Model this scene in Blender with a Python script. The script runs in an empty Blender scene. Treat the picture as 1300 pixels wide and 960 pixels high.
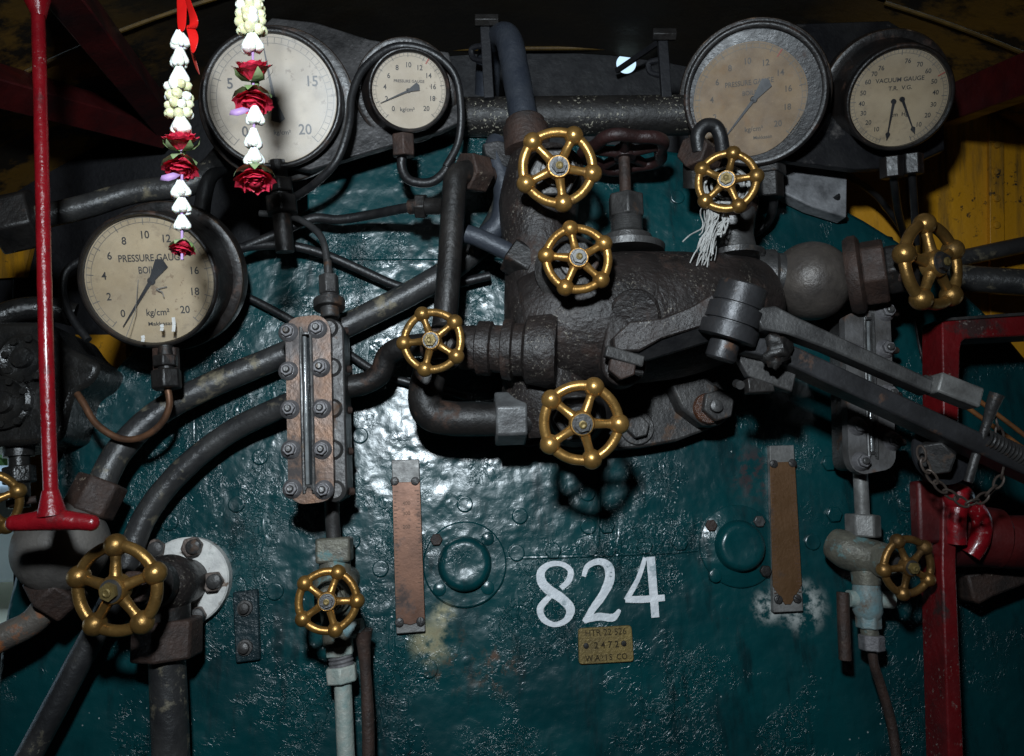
import bpy, math, random
from mathutils import Vector, Matrix, noise
random.seed(7)
V = Vector
scene = bpy.context.scene
COL = scene.collection

# ------------------------------------------------------------------ camera
ROLL = math.radians(2.3)
CAMZ = 1.75                       # eye height above the footplate
LEAN, YAW = 0.21, 0.08            # backhead plate leans away at the top, and slightly to one side
cam_d = bpy.data.cameras.new('camera')
cam = bpy.data.objects.new('camera', cam_d)
COL.objects.link(cam)
cam_d.sensor_width = 36.0
cam_d.lens = 36.0 * 1000.0 / 1300.0
cam_d.shift_y = -45.0 / 1300.0
cam_d.clip_start = 0.02
cam_d.clip_end = 200.0
cam.matrix_world = Matrix.Translation((0, -1.0, CAMZ)) @ Matrix.Rotation(math.radians(90), 4, 'X') @ Matrix.Rotation(-ROLL, 4, 'Z')
scene.camera = cam

# ------------------------------------------------------------------ light
world = bpy.data.worlds.new('World')
scene.world = world
world.use_nodes = True
bg = world.node_tree.nodes['Background']
bg.inputs[0].default_value = (0.55, 0.7, 1.0, 1)
bg.inputs[1].default_value = 0.004
fl = bpy.data.lights.new('flash', 'SPOT')
fl.energy = 47.0
fl.color = (0.82, 0.925, 1.0)
fl.shadow_soft_size = 0.034
fl.spot_size = math.radians(96)
fl.spot_blend = 1.0
flash = bpy.data.objects.new('camera_flash', fl)
COL.objects.link(flash)
flash.location = (-0.06, -1.02, CAMZ + 0.31)
_aim = V((-0.05, 0.0, CAMZ - 0.02)) - flash.location
flash.rotation_euler = _aim.to_track_quat('-Z', 'Y').to_euler()
vs = scene.view_settings
vs.view_transform = 'Standard'
vs.look = 'None'
vs.exposure = 0.0
vs.gamma = 1.0
vs.use_curve_mapping = False
scene.cycles.use_denoising = True
scene.cycles.max_bounces = 6
scene.cycles.sample_clamp_indirect = 4.0

# ------------------------------------------------------------------ pixel -> place
# px,py: pixel of the photograph; d: millimetres the point stands proud of the backhead plate
CR, SR = math.cos(ROLL), math.sin(ROLL)
def _uv(px, py):
    u = (px - 650) / 1000.0; v = -(py - 435) / 1000.0
    return u * CR + v * SR, -u * SR + v * CR
def _t(px, py, d):
    x, z = _uv(px, py)
    return (1.0 - d / 1000.0) / (1.0 - LEAN * z - YAW * x)
def P(px, py, d=0.0):
    x, z = _uv(px, py); t = _t(px, py, d)
    return V((x * t, -1.0 + t, CAMZ + z * t))
def S(px, py, d=0.0):
    return _t(px, py, d) / 1000.0
def Q(px, py, y):                 # pixel on the upright plane at depth y
    x, z = _uv(px, py); t = 1.0 + y
    return V((x * t, y, CAMZ + z * t))
N = V((YAW, -1.0, LEAN)).normalized()
EX = V((1, YAW, 0)).normalized()
EZ = N.cross(EX) * -1
EZ = EZ if EZ.z > 0 else -EZ
IN = -N

# ------------------------------------------------------------------ mesh helpers
def frame(ax, up=None):
    ax = ax.normalized()
    up = up or V((0, 0, 1))
    if abs(ax.dot(up)) > 0.97: up = V((0, -1, 0))
    r = up.cross(ax).normalized()
    return r, ax.cross(r).normalized(), ax

class G:
    def __init__(s): s.v = []; s.f = []
    def add(s, vs_, fs):
        b = len(s.v); s.v += [tuple(p) for p in vs_]; s.f += [tuple(b + i for i in f) for f in fs]; return s
    def lathe(s, o, ax, prof, seg=32, ph=0.0, up=None):
        r, u, a = frame(ax, up); vs_ = []; fs = []; rings = []
        for t, rad in prof:
            if rad <= 1e-6:
                rings.append([len(vs_)]); vs_.append(o + a * t)
            else:
                k = len(vs_); rings.append(list(range(k, k + seg)))
                for i in range(seg):
                    an = ph + 2 * math.pi * i / seg
                    vs_.append(o + a * t + r * (rad * math.cos(an)) + u * (rad * math.sin(an)))
        for A, B in zip(rings, rings[1:]):
            for i in range(seg):
                j = (i + 1) % seg
                if len(A) == 1 and len(B) == 1: continue
                if len(A) == 1: fs.append((A[0], B[j], B[i])[::-1])
                elif len(B) == 1: fs.append((A[i], A[j], B[0]))
                else: fs.append((A[i], A[j], B[j], B[i]))
        return s.add(vs_, fs)
    def cyl(s, a, b, r1, r2=None, seg=28):
        r2 = r1 if r2 is None else r2; L = (b - a).length
        return s.lathe(a, b - a, [(0, 0), (0, r1), (L, r2), (L, 0)], seg)
    def hexa(s, a, b, r, ph=0.0):
        L = (b - a).length; c = min(0.003, L * .2)
        return s.lathe(a, b - a, [(0, 0), (0, r), (L, r), (L, 0)], 6, ph)
    def nut(s, o, ax, r, h, ph=0.0):
        return s.lathe(o, ax, [(0, 0), (0, r), (h, r), (h, 0)], 6, ph)
    def sphere(s, c, r, seg=28, ring=16, ax=None, sc=(1, 1, 1)):
        R_, U_, A_ = frame(ax or V((0, 0, 1)))
        n0 = len(s.v)
        prof = [(-math.cos(math.pi * i / ring) * r, math.sin(math.pi * i / ring) * r) for i in range(ring + 1)]
        s.lathe(V((0, 0, 0)), V((0, 0, 1)), prof, seg)
        for i in range(n0, len(s.v)):
            p = s.v[i]; s.v[i] = tuple(c + R_ * (p[0] * sc[0]) + U_ * (p[1] * sc[1]) + A_ * (p[2] * sc[2]))
        return s
    def tube(s, pts, r, seg=14, sub=7, closed=False, cap=True, rs=None, wob=0.0):
        pts = [V(p) for p in pts]; n = len(pts); P_ = []; T_ = []
        def cp(i): return pts[i % n] if closed else pts[max(0, min(n - 1, i))]
        m = n if closed else n - 1
        for i in range(m):
            p0, p1, p2, p3 = cp(i - 1), cp(i), cp(i + 1), cp(i + 2)
            for k in range(sub):
                t = k / sub
                P_.append(0.5 * ((2 * p1) + (p2 - p0) * t + (2 * p0 - 5 * p1 + 4 * p2 - p3) * t * t + (3 * p1 - p0 - 3 * p2 + p3) * t ** 3)); T_.append(i + t)
        if not closed: P_.append(pts[-1]); T_.append(n - 1)
        K = len(P_); tang = []
        for i in range(K):
            a = P_[(i - 1) % K] if closed or i > 0 else P_[0]; b = P_[(i + 1) % K] if closed or i < K - 1 else P_[-1]
            tang.append((b - a).normalized())
        u = tang[0].orthogonal().normalized(); vs_ = []; fs = []
        for i in range(K):
            u = (u - tang[i] * u.dot(tang[i])).normalized(); w = tang[i].cross(u)
            rr = r
            if rs:
                t = T_[i]; a = int(min(t, n - 1)); b = (a + 1) % n if closed else min(a + 1, n - 1); rr = r * (rs[a] * (1 - (t - a)) + rs[b] * (t - a))
            if wob: rr *= 1 + wob * noise.noise(P_[i] * 45)
            for j in range(seg):
                an = 2 * math.pi * j / seg; vs_.append(P_[i] + u * (rr * math.cos(an)) + w * (rr * math.sin(an)))
        for i in range(K if closed else K - 1):
            i2 = (i + 1) % K
            for j in range(seg):
                j2 = (j + 1) % seg; fs.append((i * seg + j, i * seg + j2, i2 * seg + j2, i2 * seg + j))
        if cap and not closed:
            fs.append(tuple(range(seg))[::-1]); fs.append(tuple((K - 1) * seg + j for j in range(seg)))
        return s.add(vs_, fs)
    def box(s, c, ex, ey, ez):
        vs_ = [c + ex * a + ey * b + ez * d for a in (-1, 1) for b in (-1, 1) for d in (-1, 1)]
        return s.add(vs_, [(0, 1, 3, 2), (4, 6, 7, 5), (0, 4, 5, 1), (2, 3, 7, 6), (0, 2, 6, 4), (1, 5, 7, 3)])
    def bar(s, a, b, w, h, up):
        d = (b - a); ax = d.normalized(); u = (up - ax * up.dot(ax)).normalized(); r = ax.cross(u)
        return s.box((a + b) / 2, d / 2, r * (w / 2), u * (h / 2))
    def prism(s, pts, off):          # polygon pts (front), extruded by vector off
        n = len(pts); vs_ = list(pts) + [p + off for p in pts]
        fs = [tuple(range(n)), tuple(range(n, 2 * n))[::-1]] + [(i, i + n, (i + 1) % n + n, (i + 1) % n) for i in range(n)]
        return s.add(vs_, fs)
    def flat(s, pts): return s.add(pts, [tuple(range(len(pts)))])
    def mesh(s, name, ang=38):
        me = bpy.data.meshes.new(name); me.from_pydata(s.v, [], s.f); me.update()
        import bmesh
        b = bmesh.new(); b.from_mesh(me); bmesh.ops.recalc_face_normals(b, faces=b.faces); b.to_mesh(me); b.free()
        for p in me.polygons: p.use_smooth = True
        me.set_sharp_from_angle(angle=math.radians(ang))
        return me

WL = {}                                   # world location of each thing / part origin
def _bevel(o, bev):
    if bev:
        m = o.modifiers.new('bevel', 'BEVEL'); m.width = bev; m.segments = 2; m.limit_method = 'ANGLE'; m.angle_limit = math.radians(40); m.harden_normals = False
def part(name, g, mat, parent=None, bev=0.0, ang=38):
    c = V((0, 0, 0))
    for p in g.v: c += V(p)
    c /= max(1, len(g.v))
    g.v = [(p[0] - c.x, p[1] - c.y, p[2] - c.z) for p in g.v]
    o = bpy.data.objects.new(name, g.mesh(name, ang)); COL.objects.link(o); o.data.materials.append(mat)
    _bevel(o, bev)
    if parent is not None:
        o.parent = parent; o.location = c - WL[parent]
    else: o.location = c
    WL[o] = c
    return o
def tag(o, label, cat, group=None):
    o['label'] = label; o['category'] = cat
    if group: o['group'] = group
    return o
def thing(name, label, cat, loc, group=None):
    o = bpy.data.objects.new(name, None); COL.objects.link(o); o.location = loc; o.empty_display_size = .02
    WL[o] = V(loc); return tag(o, label, cat, group)
def struct(name, g, mat, bev=0, parent=None):
    o = part(name, g, mat, parent, bev)
    if parent is None: o['kind'] = 'structure'
    return o
def copy_part(src, name, c, parent):
    o = src.copy(); o.name = name; COL.objects.link(o); o.parent = parent; o.location = c - (WL[parent] if parent else V((0, 0, 0))); WL[o] = c; return o

# ------------------------------------------------------------------ materials
MATS = {}
def mat(name, a, b=None, scale=30, rough=(0.4, 0.6), metal=0.0, bump=0.25, bscale=220, speck=None, rust=None, coat=0.0, spec=0.5, streak=False, xmask=None):
    """two-tone noise colour, optional rust patches (colour, amount) and small chips speck (colour, amount, scale)"""
    if name in MATS: return MATS[name]
    m = bpy.data.materials.new(name); m.use_nodes = True; nt = m.node_tree; nd = nt.nodes; lk = nt.links
    bs = nd['Principled BSDF']; pos = nd.new('ShaderNodeNewGeometry').outputs['Position']
    if streak:
        mp = nd.new('ShaderNodeVectorMath'); mp.operation = 'MULTIPLY'; mp.inputs[1].default_value = (1, 1, .12); lk.new(pos, mp.inputs[0]); cpos = mp.outputs[0]
    else: cpos = pos
    def noi(sc, det=5, rg=.6, vec=None, dist=0):
        n = nd.new('ShaderNodeTexNoise'); n.inputs['Scale'].default_value = sc; n.inputs['Detail'].default_value = det; n.inputs['Roughness'].default_value = rg; n.inputs['Distortion'].default_value = dist
        lk.new(vec or pos, n.inputs['Vector']); return n.outputs['Fac']
    def ramp(x, lo, hi, v0=0., v1=1.):
        r = nd.new('ShaderNodeMapRange'); r.inputs['From Min'].default_value = lo; r.inputs['From Max'].default_value = hi; r.inputs['To Min'].default_value = v0; r.inputs['To Max'].default_value = v1
        lk.new(x, r.inputs['Value']); return r.outputs['Result']
    def mix(f, c1, c2):
        x = nd.new('ShaderNodeMix'); x.data_type = 'RGBA'
        if hasattr(f, 'is_linked') or not isinstance(f, float): lk.new(f, x.inputs['Factor'])
        else: x.inputs['Factor'].default_value = f
        for i, c in ((6, c1), (7, c2)):
            if isinstance(c, tuple): x.inputs[i].default_value = (*c, 1)
            else: lk.new(c, x.inputs[i])
        return x.outputs[2]
    n1 = noi(scale, 6, .62, cpos)
    col = mix(ramp(n1, .35, .68), a, b or tuple(x * .6 for x in a))
    rgh = ramp(noi(scale * 2.3, 4), .3, .7, rough[0], rough[1])
    if rust:
        rf = ramp(noi(scale * .8 + 7, 7, .68, cpos), .62 - rust[1] * .3, .72 - rust[1] * .3)
        if xmask:       # soot over the middle of the roof hides the paint there
            sx = nd.new('ShaderNodeSeparateXYZ'); lk.new(pos, sx.inputs[0]); ab = nd.new('ShaderNodeMath'); ab.operation = 'ABSOLUTE'; lk.new(sx.outputs[0], ab.inputs[0])
            mm = nd.new('ShaderNodeMath'); mm.operation = 'MULTIPLY'; lk.new(rf, mm.inputs[0]); lk.new(ramp(ab.outputs[0], *xmask), mm.inputs[1]); rf = mm.outputs[0]
        col = mix(rf, col, rust[0])
        ad = nd.new('ShaderNodeMath'); ad.operation = 'MULTIPLY_ADD'; lk.new(rf, ad.inputs[0]); ad.inputs[1].default_value = .25; lk.new(rgh, ad.inputs[2]); rgh = ad.outputs[0]
    if speck:
        d1 = ramp(noi(speck[2] * .8, 3, .65), .59, .66); d2 = ramp(noi(speck[2] * .07, 3), .62 - speck[1] * .25, .72 - speck[1] * .25)
        mu = nd.new('ShaderNodeMath'); mu.operation = 'MULTIPLY'; lk.new(d1, mu.inputs[0]); lk.new(d2, mu.inputs[1])
        col = mix(mu.outputs[0], col, speck[0])
    lk.new(col, bs.inputs['Base Color']); lk.new(rgh, bs.inputs['Roughness'])
    bs.inputs['Metallic'].default_value = metal; bs.inputs['Coat Weight'].default_value = coat; bs.inputs['Coat Roughness'].default_value = .15; bs.inputs['Specular IOR Level'].default_value = spec
    if bump:
        bn = nd.new('ShaderNodeBump'); bn.inputs['Strength'].default_value = bump; bn.inputs['Distance'].default_value = .003
        lk.new(noi(bscale, 5, .6), bn.inputs['Height']); lk.new(bn.outputs[0], bs.inputs['Normal'])
    MATS[name] = m; return m

IRON = mat('oily black iron', (.009, .0083, .0082), (.024, .0205, .0185), 26, (.36, .58), .25, .35, 160, rust=((.055, .028, .018), .18))
IRON_SPECK = mat('cast iron with paint flecks', (.0135, .0108, .0100), (.027, .020, .018), 22, (.38, .58), .1, .85, 120, speck=((.16, .14, .115), .50, 400), rust=((.034, .018, .013), .22))
IRON_RUST = mat('brown rusty iron', (.055, .030, .022), (.020, .0135, .0115), 45, (.5, .75), .1, .5, 260, speck=((.25, .2, .15), .2, 300))
IRON_GREY = mat('worn grey steel', (.075, .071, .068), (.030, .028, .028), 34, (.34, .55), .45, .3, 220, rust=((.09, .05, .03), .12))
STEEL = mat('bright worn steel', (.125, .121, .118), (.050, .048, .048), 34, (.33, .5), .6, .25, 260, rust=((.12, .08, .05), .1))
PIPE = mat('grey black pipe', (.024, .0238, .0252), (.054, .052, .050), 24, (.30, .48), .2, .35, 140, rust=((.20, .17, .115), .20), speck=((.3, .27, .2), .2, 240))
PIPE_BLUE = mat('weathered blue grey pipe', (.025, .030, .042), (.044, .049, .060), 30, (.4, .6), .2, .3, 200)
RUBBER = mat('black tubing', (.008, .008, .009), (.019, .018, .018), 50, (.35, .5), 0, .2, 300)
BLACK = mat('soot and shade black steel', (.0045, .0045, .0065), (.010, .010, .013), 18, (.5, .75), 0, .3, 120)
BLACK_FLECK = mat('black shaft with flaked paint', (.007, .006, .0056), (.015, .0125, .011), 30, (.45, .65), 0, .4, 170, speck=((.34, .31, .24), .62, 300))
CASE = mat('black gauge enamel', (.0085, .008, .008), (.020, .0145, .0125), 35, (.28, .5), 0, .2, 200, rust=((.06, .03, .02), .14))
BRACKET = mat('scraped grey bracket steel', (.105, .10, .10), (.011, .0108, .0115), 20, (.35, .55), .5, .35, 180, speck=((.03, .03, .03), .5, 240))
BRACKET_DARK = mat('dark bracket steel', (.008, .008, .010), (.022, .0215, .0225), 18, (.4, .6), .2, .3, 150, rust=((.10, .09, .085), .1))
BRASS = mat('polished brass', (.50, .27, .075), (.27, .14, .038), 55, (.27, .42), .76, .18, 210, rust=((.16, .085, .025), .16))
BRASS_DULL = mat('dull brass plate', (.24, .17, .058), (.14, .10, .040), 60, (.4, .6), .5, .3, 330)
COPPER = mat('tarnished copper', (.185, .090, .056), (.10, .050, .033), 22, (.36, .50), .55, .05, 260, rust=((.070, .050, .044), .32))
COPPER_HOT = mat('heat stained bronze', (.135, .060, .024), (.080, .070, .067), 15, (.36, .55), .5, .2, 240, rust=((.060, .050, .048), .35))
TERM = mat('rusty copper scale plate', (.11, .055, .022), (.15, .075, .034), 18, (.4, .6), .4, .2, 260, rust=((.06, .04, .03), .2))
TIN = mat('grey tinned steel', (.24, .235, .225), (.10, .095, .09), 50, (.4, .6), .35, .2, 300)
RED = mat('glossy red paint', (.25, .006, .011), (.17, .004, .008), 26, (.20, .36), 0, .5, 110, coat=.3, rust=((.09, .004, .006), .2), speck=((.45, .30, .28), .12, 300))
RED_DARK = mat('grimy red paint', (.085, .007, .007), (.020, .004, .005), 14, (.4, .6), 0, .3, 120)
WHITEP = mat('chipped white paint', (.70, .68, .64), (.50, .49, .47), 60, (.4, .6), 0, .35, 200, rust=((.16, .11, .08), .16), speck=((.10, .16, .14), .3, 180))
NUMW = mat('white number paint', (.72, .73, .75), (.56, .59, .62), 50, (.35, .55), 0, 1.0, 75, rust=((.30, .36, .38), .10), speck=((.08, .14, .15), .25, 330))
BRONZE_G = mat('grey verdigris bronze', (.16, .15, .115), (.09, .085, .07), 60, (.4, .6), .3, .35, 260, rust=((.12, .22, .22), .18))
VERD = mat('verdigris', (.15, .26, .28), (.18, .17, .15), 60, (.45, .65), .1, .35, 280, rust=((.13, .10, .075), .2))
PALEV = mat('pale limescaled fitting', (.42, .42, .37), (.22, .30, .28), 70, (.45, .65), .1, .4, 260)
YELLOW = mat('ochre cab paint', (.62, .29, .010), (.46, .20, .006), 7, (.4, .6), 0, .35, 90, streak=True, rust=((.16, .085, .010), .30), speck=((.03, .025, .015), .35, 120))
INK = mat('black print', (.035, .033, .032), None, 60, (.5, .7), 0, 0)
INK_FAINT = mat('faded print', (.19, .17, .145), None, 60, (.5, .7), 0, 0)
INK_RED = mat('red print', (.45, .09, .06), None, 60, (.5, .7), 0, 0)
NEEDLE = mat('dark blue needle', (.014, .015, .019), None, 60, (.4, .5), 0, 0)
DIAL = mat('aged cream dial', (.44, .345, .225), (.31, .235, .145), 20, (.55, .75), 0, .05, 200, speck=((.22, .15, .09), .35, 150), rust=((.27, .21, .14), .18))
DIAL_W = mat('pale enamel dial', (.48, .405, .315), (.36, .295, .22), 20, (.5, .7), 0, .05, 200, speck=((.22, .17, .12), .55, 160), rust=((.36, .31, .25), .16))
DIAL_B = mat('browned dial paper', (.28, .195, .115), (.18, .12, .07), 32, (.6, .8), 0, .15, 120, rust=((.26, .17, .10), .2))
GREYPLATE = mat('grey dial backing', (.060, .057, .055), (.036, .034, .033), 14, (.6, .8), 0, 0)
JASMINE = mat('jasmine petal', (.90, .90, .85), (.85, .85, .74), 90, (.5, .6), 0, .1, 300)
JASMINE_Y = mat('yellowing jasmine', (.64, .62, .34), (.76, .75, .52), 90, (.5, .6), 0, .1, 300)
ROSE = mat('red rose petal', (.72, .035, .085), (.52, .014, .038), 80, (.45, .6), 0, .2, 260)
SEPAL = mat('green sepal', (.16, .27, .08), (.30, .36, .20), 70, (.5, .6), 0, .2, 260)
LILAC = mat('lilac string', (.42, .25, .50), (.30, .18, .38), 60, (.5, .6), 0, .1, 260)
RIBBON = mat('scarlet ribbon', (.62, .012, .010), (.46, .006, .006), 20, (.22, .35), 0, .1, 120)
ROPE = mat('frayed white rope', (.52, .51, .49), (.34, .33, .31), 90, (.7, .9), 0, .3, 400)
GOLDLINE = mat('gold line paint', (.16, .09, .012), (.07, .04, .008), 30, (.5, .7), 0, .2, 200)
SAND = mat('sandy ground', (.86, .78, .62), (.72, .70, .52), 2, (.8, .9), 0, .2, 20)
for m_ in (JASMINE, JASMINE_Y, ROSE):
    b_ = m_.node_tree.nodes['Principled BSDF']; b_.inputs['Subsurface Weight'].default_value = .35; b_.inputs['Subsurface Radius'].default_value = (.004, .0025, .0015); b_.inputs['Subsurface Scale'].default_value = 1.0
LEAF = mat('bush leaves', (.10, .20, .04), (.06, .12, .03), 5, (.6, .8), 0, 0)
VANW = mat('pale vehicle paint', (.70, .74, .80), (.62, .67, .74), 4, (.3, .4), 0, 0)
TYRE = mat('tyre rubber', (.03, .03, .03), None, 9, (.6, .8), 0, 0)

def green_paint():
    m = bpy.data.materials.new('thick glossy teal paint'); m.use_nodes = True; nt = m.node_tree; nd = nt.nodes; lk = nt.links
    bs = nd['Principled BSDF']; pos = nd.new('ShaderNodeNewGeometry').outputs['Position']
    def noi(sc, det=5, rg=.6, dist=0, vec=None):
        n = nd.new('ShaderNodeTexNoise'); n.inputs['Scale'].default_value = sc; n.inputs['Detail'].default_value = det; n.inputs['Roughness'].default_value = rg; n.inputs['Distortion'].default_value = dist
        lk.new(vec or pos, n.inputs['Vector']); return n
    def ramp(x, lo, hi, v0=0., v1=1.):
        r = nd.new('ShaderNodeMapRange'); r.interpolation_type = 'SMOOTHSTEP'
        for k, vv in (('From Min', lo), ('From Max', hi), ('To Min', v0), ('To Max', v1)): r.inputs[k].default_value = vv
        lk.new(x, r.inputs['Value']); return r.outputs['Result']
    def mth(op, a, b=None, c=None):
        x = nd.new('ShaderNodeMath'); x.operation = op
        for i, q in enumerate((a, b, c)):
            if q is None: continue
            if isinstance(q, (int, float)): x.inputs[i].default_value = q
            else: lk.new(q, x.inputs[i])
        return x.outputs[0]
    def mix(f, c1, c2):
        x = nd.new('ShaderNodeMix'); x.data_type = 'RGBA'; lk.new(f, x.inputs['Factor'])
        for i, c in ((6, c1), (7, c2)):
            if isinstance(c, tuple): x.inputs[i].default_value = (*c, 1)
            else: lk.new(c, x.inputs[i])
        return x.outputs[2]
    col = mix(ramp(noi(9, 5).outputs['Fac'], .35, .65), (.0012, .045, .050), (.0015, .032, .037))
    col = mix(ramp(noi(34, 7, .7).outputs['Fac'], .66, .76), col, (.010, .013, .016))
    sm = nd.new('ShaderNodeVectorMath'); sm.operation = 'MULTIPLY'; sm.inputs[1].default_value = (1, 1, .09); lk.new(pos, sm.inputs[0])
    col = mix(mth('MULTIPLY', ramp(noi(38, 5, .65, 0, sm.outputs[0]).outputs['Fac'], .52, .72), .75), col, (.003, .014, .017))
    # cream and rusty stains with their own outline
    def spot(c, r, colr, lo=.45, hi=.8, sc=55):
        global_c = nd.new('ShaderNodeVectorMath'); global_c.operation = 'DISTANCE'; lk.new(pos, global_c.inputs[0]); global_c.inputs[1].default_value = c
        f = ramp(global_c.outputs['Value'], r * .25, r, 1, 0)
        f = mth('MULTIPLY', f, ramp(noi(sc, 7, .7).outputs['Fac'], lo, hi)); return f, colr
    for (px, py, r, c, lo, hi) in ((548, 815, .034, (.34, .31, .19), .34, .62), (563, 780, .020, (.34, .31, .19), .36, .62), (1018, 770, .040, (.42, .44, .42), .42, .62), (975, 770, .026, (.42, .44, .42), .42, .62),
                                   (630, 850, .040, (.10, .055, .035), .48, .66), (570, 835, .05, (.09, .06, .04), .5, .68), (960, 600, .05, (.04, .03, .032), .45, .6), (1180, 850, .05, (.45, .47, .46), .63, .68), (140, 520, .05, (.4, .42, .4), .60, .66)):
        f, cc = spot(P(px, py), r, c, lo, hi); col = mix(f, col, cc)
    # tiny pale splashes
    vo = nd.new('ShaderNodeTexVoronoi'); vo.inputs['Scale'].default_value = 95; lk.new(pos, vo.inputs['Vector'])
    sp = mth('MULTIPLY', ramp(vo.outputs['Distance'], .07, .12, 1, 0), ramp(noi(8, 3).outputs['Fac'], .55, .62))
    col = mix(sp, col, (.34, .38, .37))
    lk.new(col, bs.inputs['Base Color'])
    rg = ramp(noi(20, 4).outputs['Fac'], .3, .7, 0.24, .33); lk.new(rg, bs.inputs['Roughness'])
    bs.inputs['Specular IOR Level'].default_value = .72; bs.inputs['Coat Weight'].default_value = 0.0
    # wrinkled, runny relief: gentle waves, raised wrinkles and runs in patches, blisters, fine orange peel
    wave = noi(30, 2, .5).outputs['Fac']
    mask = ramp(noi(8.5, 3).outputs['Fac'], .47, .60, .05, 1)
    wr = ramp(noi(84, 3, .55, 1.9).outputs['Fac'], .49, .585)
    crk = ramp(mth('ABSOLUTE', mth('SUBTRACT', noi(34, 4, .6, 1.2).outputs['Fac'], .5)), .0, .035, 1, 0)
    vd = nd.new('ShaderNodeTexVoronoi'); vd.inputs['Scale'].default_value = 46; lk.new(pos, vd.inputs['Vector'])
    blis = mth('MULTIPLY', ramp(vd.outputs['Distance'], .10, .30, 1, 0), ramp(noi(13, 2).outputs['Fac'], .5, .6))
    run_m = nd.new('ShaderNodeVectorMath'); run_m.operation = 'MULTIPLY'; run_m.inputs[1].default_value = (1, 1, .16); lk.new(pos, run_m.inputs[0])
    runs = ramp(noi(80, 2, .5, .3, run_m.outputs[0]).outputs['Fac'], .58, .68)
    fine = noi(190, 2, .5, .3).outputs['Fac']
    h = mth('MULTIPLY', wave, 1.7)
    h = mth('MULTIPLY_ADD', mth('MULTIPLY', wr, mask), .32, h); h = mth('MULTIPLY_ADD', mth('MULTIPLY', crk, mask), -.20, h); h = mth('MULTIPLY_ADD', blis, .12, h); h = mth('MULTIPLY_ADD', mth('MULTIPLY', runs, mask), .22, h); h = mth('MULTIPLY_ADD', fine, .07, h)
    bn = nd.new('ShaderNodeBump'); bn.inputs['Strength'].default_value = 1.0; bn.inputs['Distance'].default_value = .0024; lk.new(h, bn.inputs['Height']); lk.new(bn.outputs[0], bs.inputs['Normal']); lk.new(bn.outputs[0], bs.inputs['Coat Normal'])
    return m
GREEN = green_paint()

def glass_mat(name, dust, rough):
    m = bpy.data.materials.new(name); m.use_nodes = True; nt = m.node_tree; nd = nt.nodes; lk = nt.links
    nd.remove(nd['Principled BSDF']); out = nd['Material Output']
    tr = nd.new('ShaderNodeBsdfTransparent'); gl = nd.new('ShaderNodeBsdfGlossy'); gl.inputs['Roughness'].default_value = rough
    df = nd.new('ShaderNodeBsdfDiffuse'); df.inputs['Color'].default_value = (.75, .75, .78, 1)
    lw = nd.new('ShaderNodeFresnel'); lw.inputs['IOR'].default_value = 1.5
    a = nd.new('ShaderNodeMixShader'); lk.new(lw.outputs[0], a.inputs[0]); lk.new(tr.outputs[0], a.inputs[1]); lk.new(gl.outputs[0], a.inputs[2])
    b = nd.new('ShaderNodeMixShader')
    no = nd.new('ShaderNodeTexNoise'); no.inputs['Scale'].default_value = 24; no.inputs['Detail'].default_value = 6
    lk.new(nd.new('ShaderNodeNewGeometry').outputs['Position'], no.inputs['Vector'])
    r = nd.new('ShaderNodeMapRange'); r.inputs['From Min'].default_value = .35; r.inputs['From Max'].default_value = .75; r.inputs['To Min'].default_value = dust * .2; r.inputs['To Max'].default_value = dust * 1.8; lk.new(no.outputs['Fac'], r.inputs['Value'])
    lk.new(r.outputs[0], b.inputs[0]); lk.new(a.outputs[0], b.inputs[1]); lk.new(df.outputs[0], b.inputs[2]); lk.new(b.outputs[0], out.inputs[0])
    return m
GLASS = glass_mat('dusty gauge glass', .03, .08)
GLASS_HAZE = glass_mat('hazy gauge glass', .10, .42)
def sky_mat():
    m = bpy.data.materials.new('daylight sky'); m.use_nodes = True; nt = m.node_tree; nd = nt.nodes; nd.remove(nd['Principled BSDF'])
    e = nd.new('ShaderNodeEmission'); e.inputs[0].default_value = (.56, .79, 1.0, 1); e.inputs[1].default_value = 1.25
    nt.links.new(e.outputs[0], nd['Material Output'].inputs[0]); return m

# ------------------------------------------------------------------ lettering
_txt = {}
def text(s):
    if s not in _txt:
        cu = bpy.data.curves.new('t', 'FONT'); cu.body = s; cu.align_x = 'CENTER'; cu.align_y = 'CENTER'; cu.resolution_u = 3; cu.offset = .014 if s[0] != 'H' and len(s) < 30 else 0
        o = bpy.data.objects.new('t', cu); COL.objects.link(o); bpy.context.view_layer.update()
        me = bpy.data.meshes.new_from_object(o.evaluated_get(bpy.context.evaluated_depsgraph_get()))
        _txt[s] = ([v.co.copy() for v in me.vertices], [tuple(p.vertices) for p in me.polygons])
        bpy.data.objects.remove(o); bpy.data.meshes.remove(me)
    return _txt[s]
for s in [str(i) for i in range(0, 21)] + [str(10 * i) for i in range(8)] + ['76', 'PRESSURE GAUGE', 'BOILER', 'kg/cm²', 'Makkasan', 'VACUUM GAUGE', 'T.R.  V.G.', 'cm  Hg', 'HTR 22 526', '2 4 7 2', 'W A : I S  CO', '400', '300', '200']: text(s)
def put_text(g, s, c, r, u, size, wide=1.0):
    vs_, fs = text(s); g.add([c + r * (p.x * size * wide) + u * (p.y * size) for p in vs_], fs)

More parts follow.
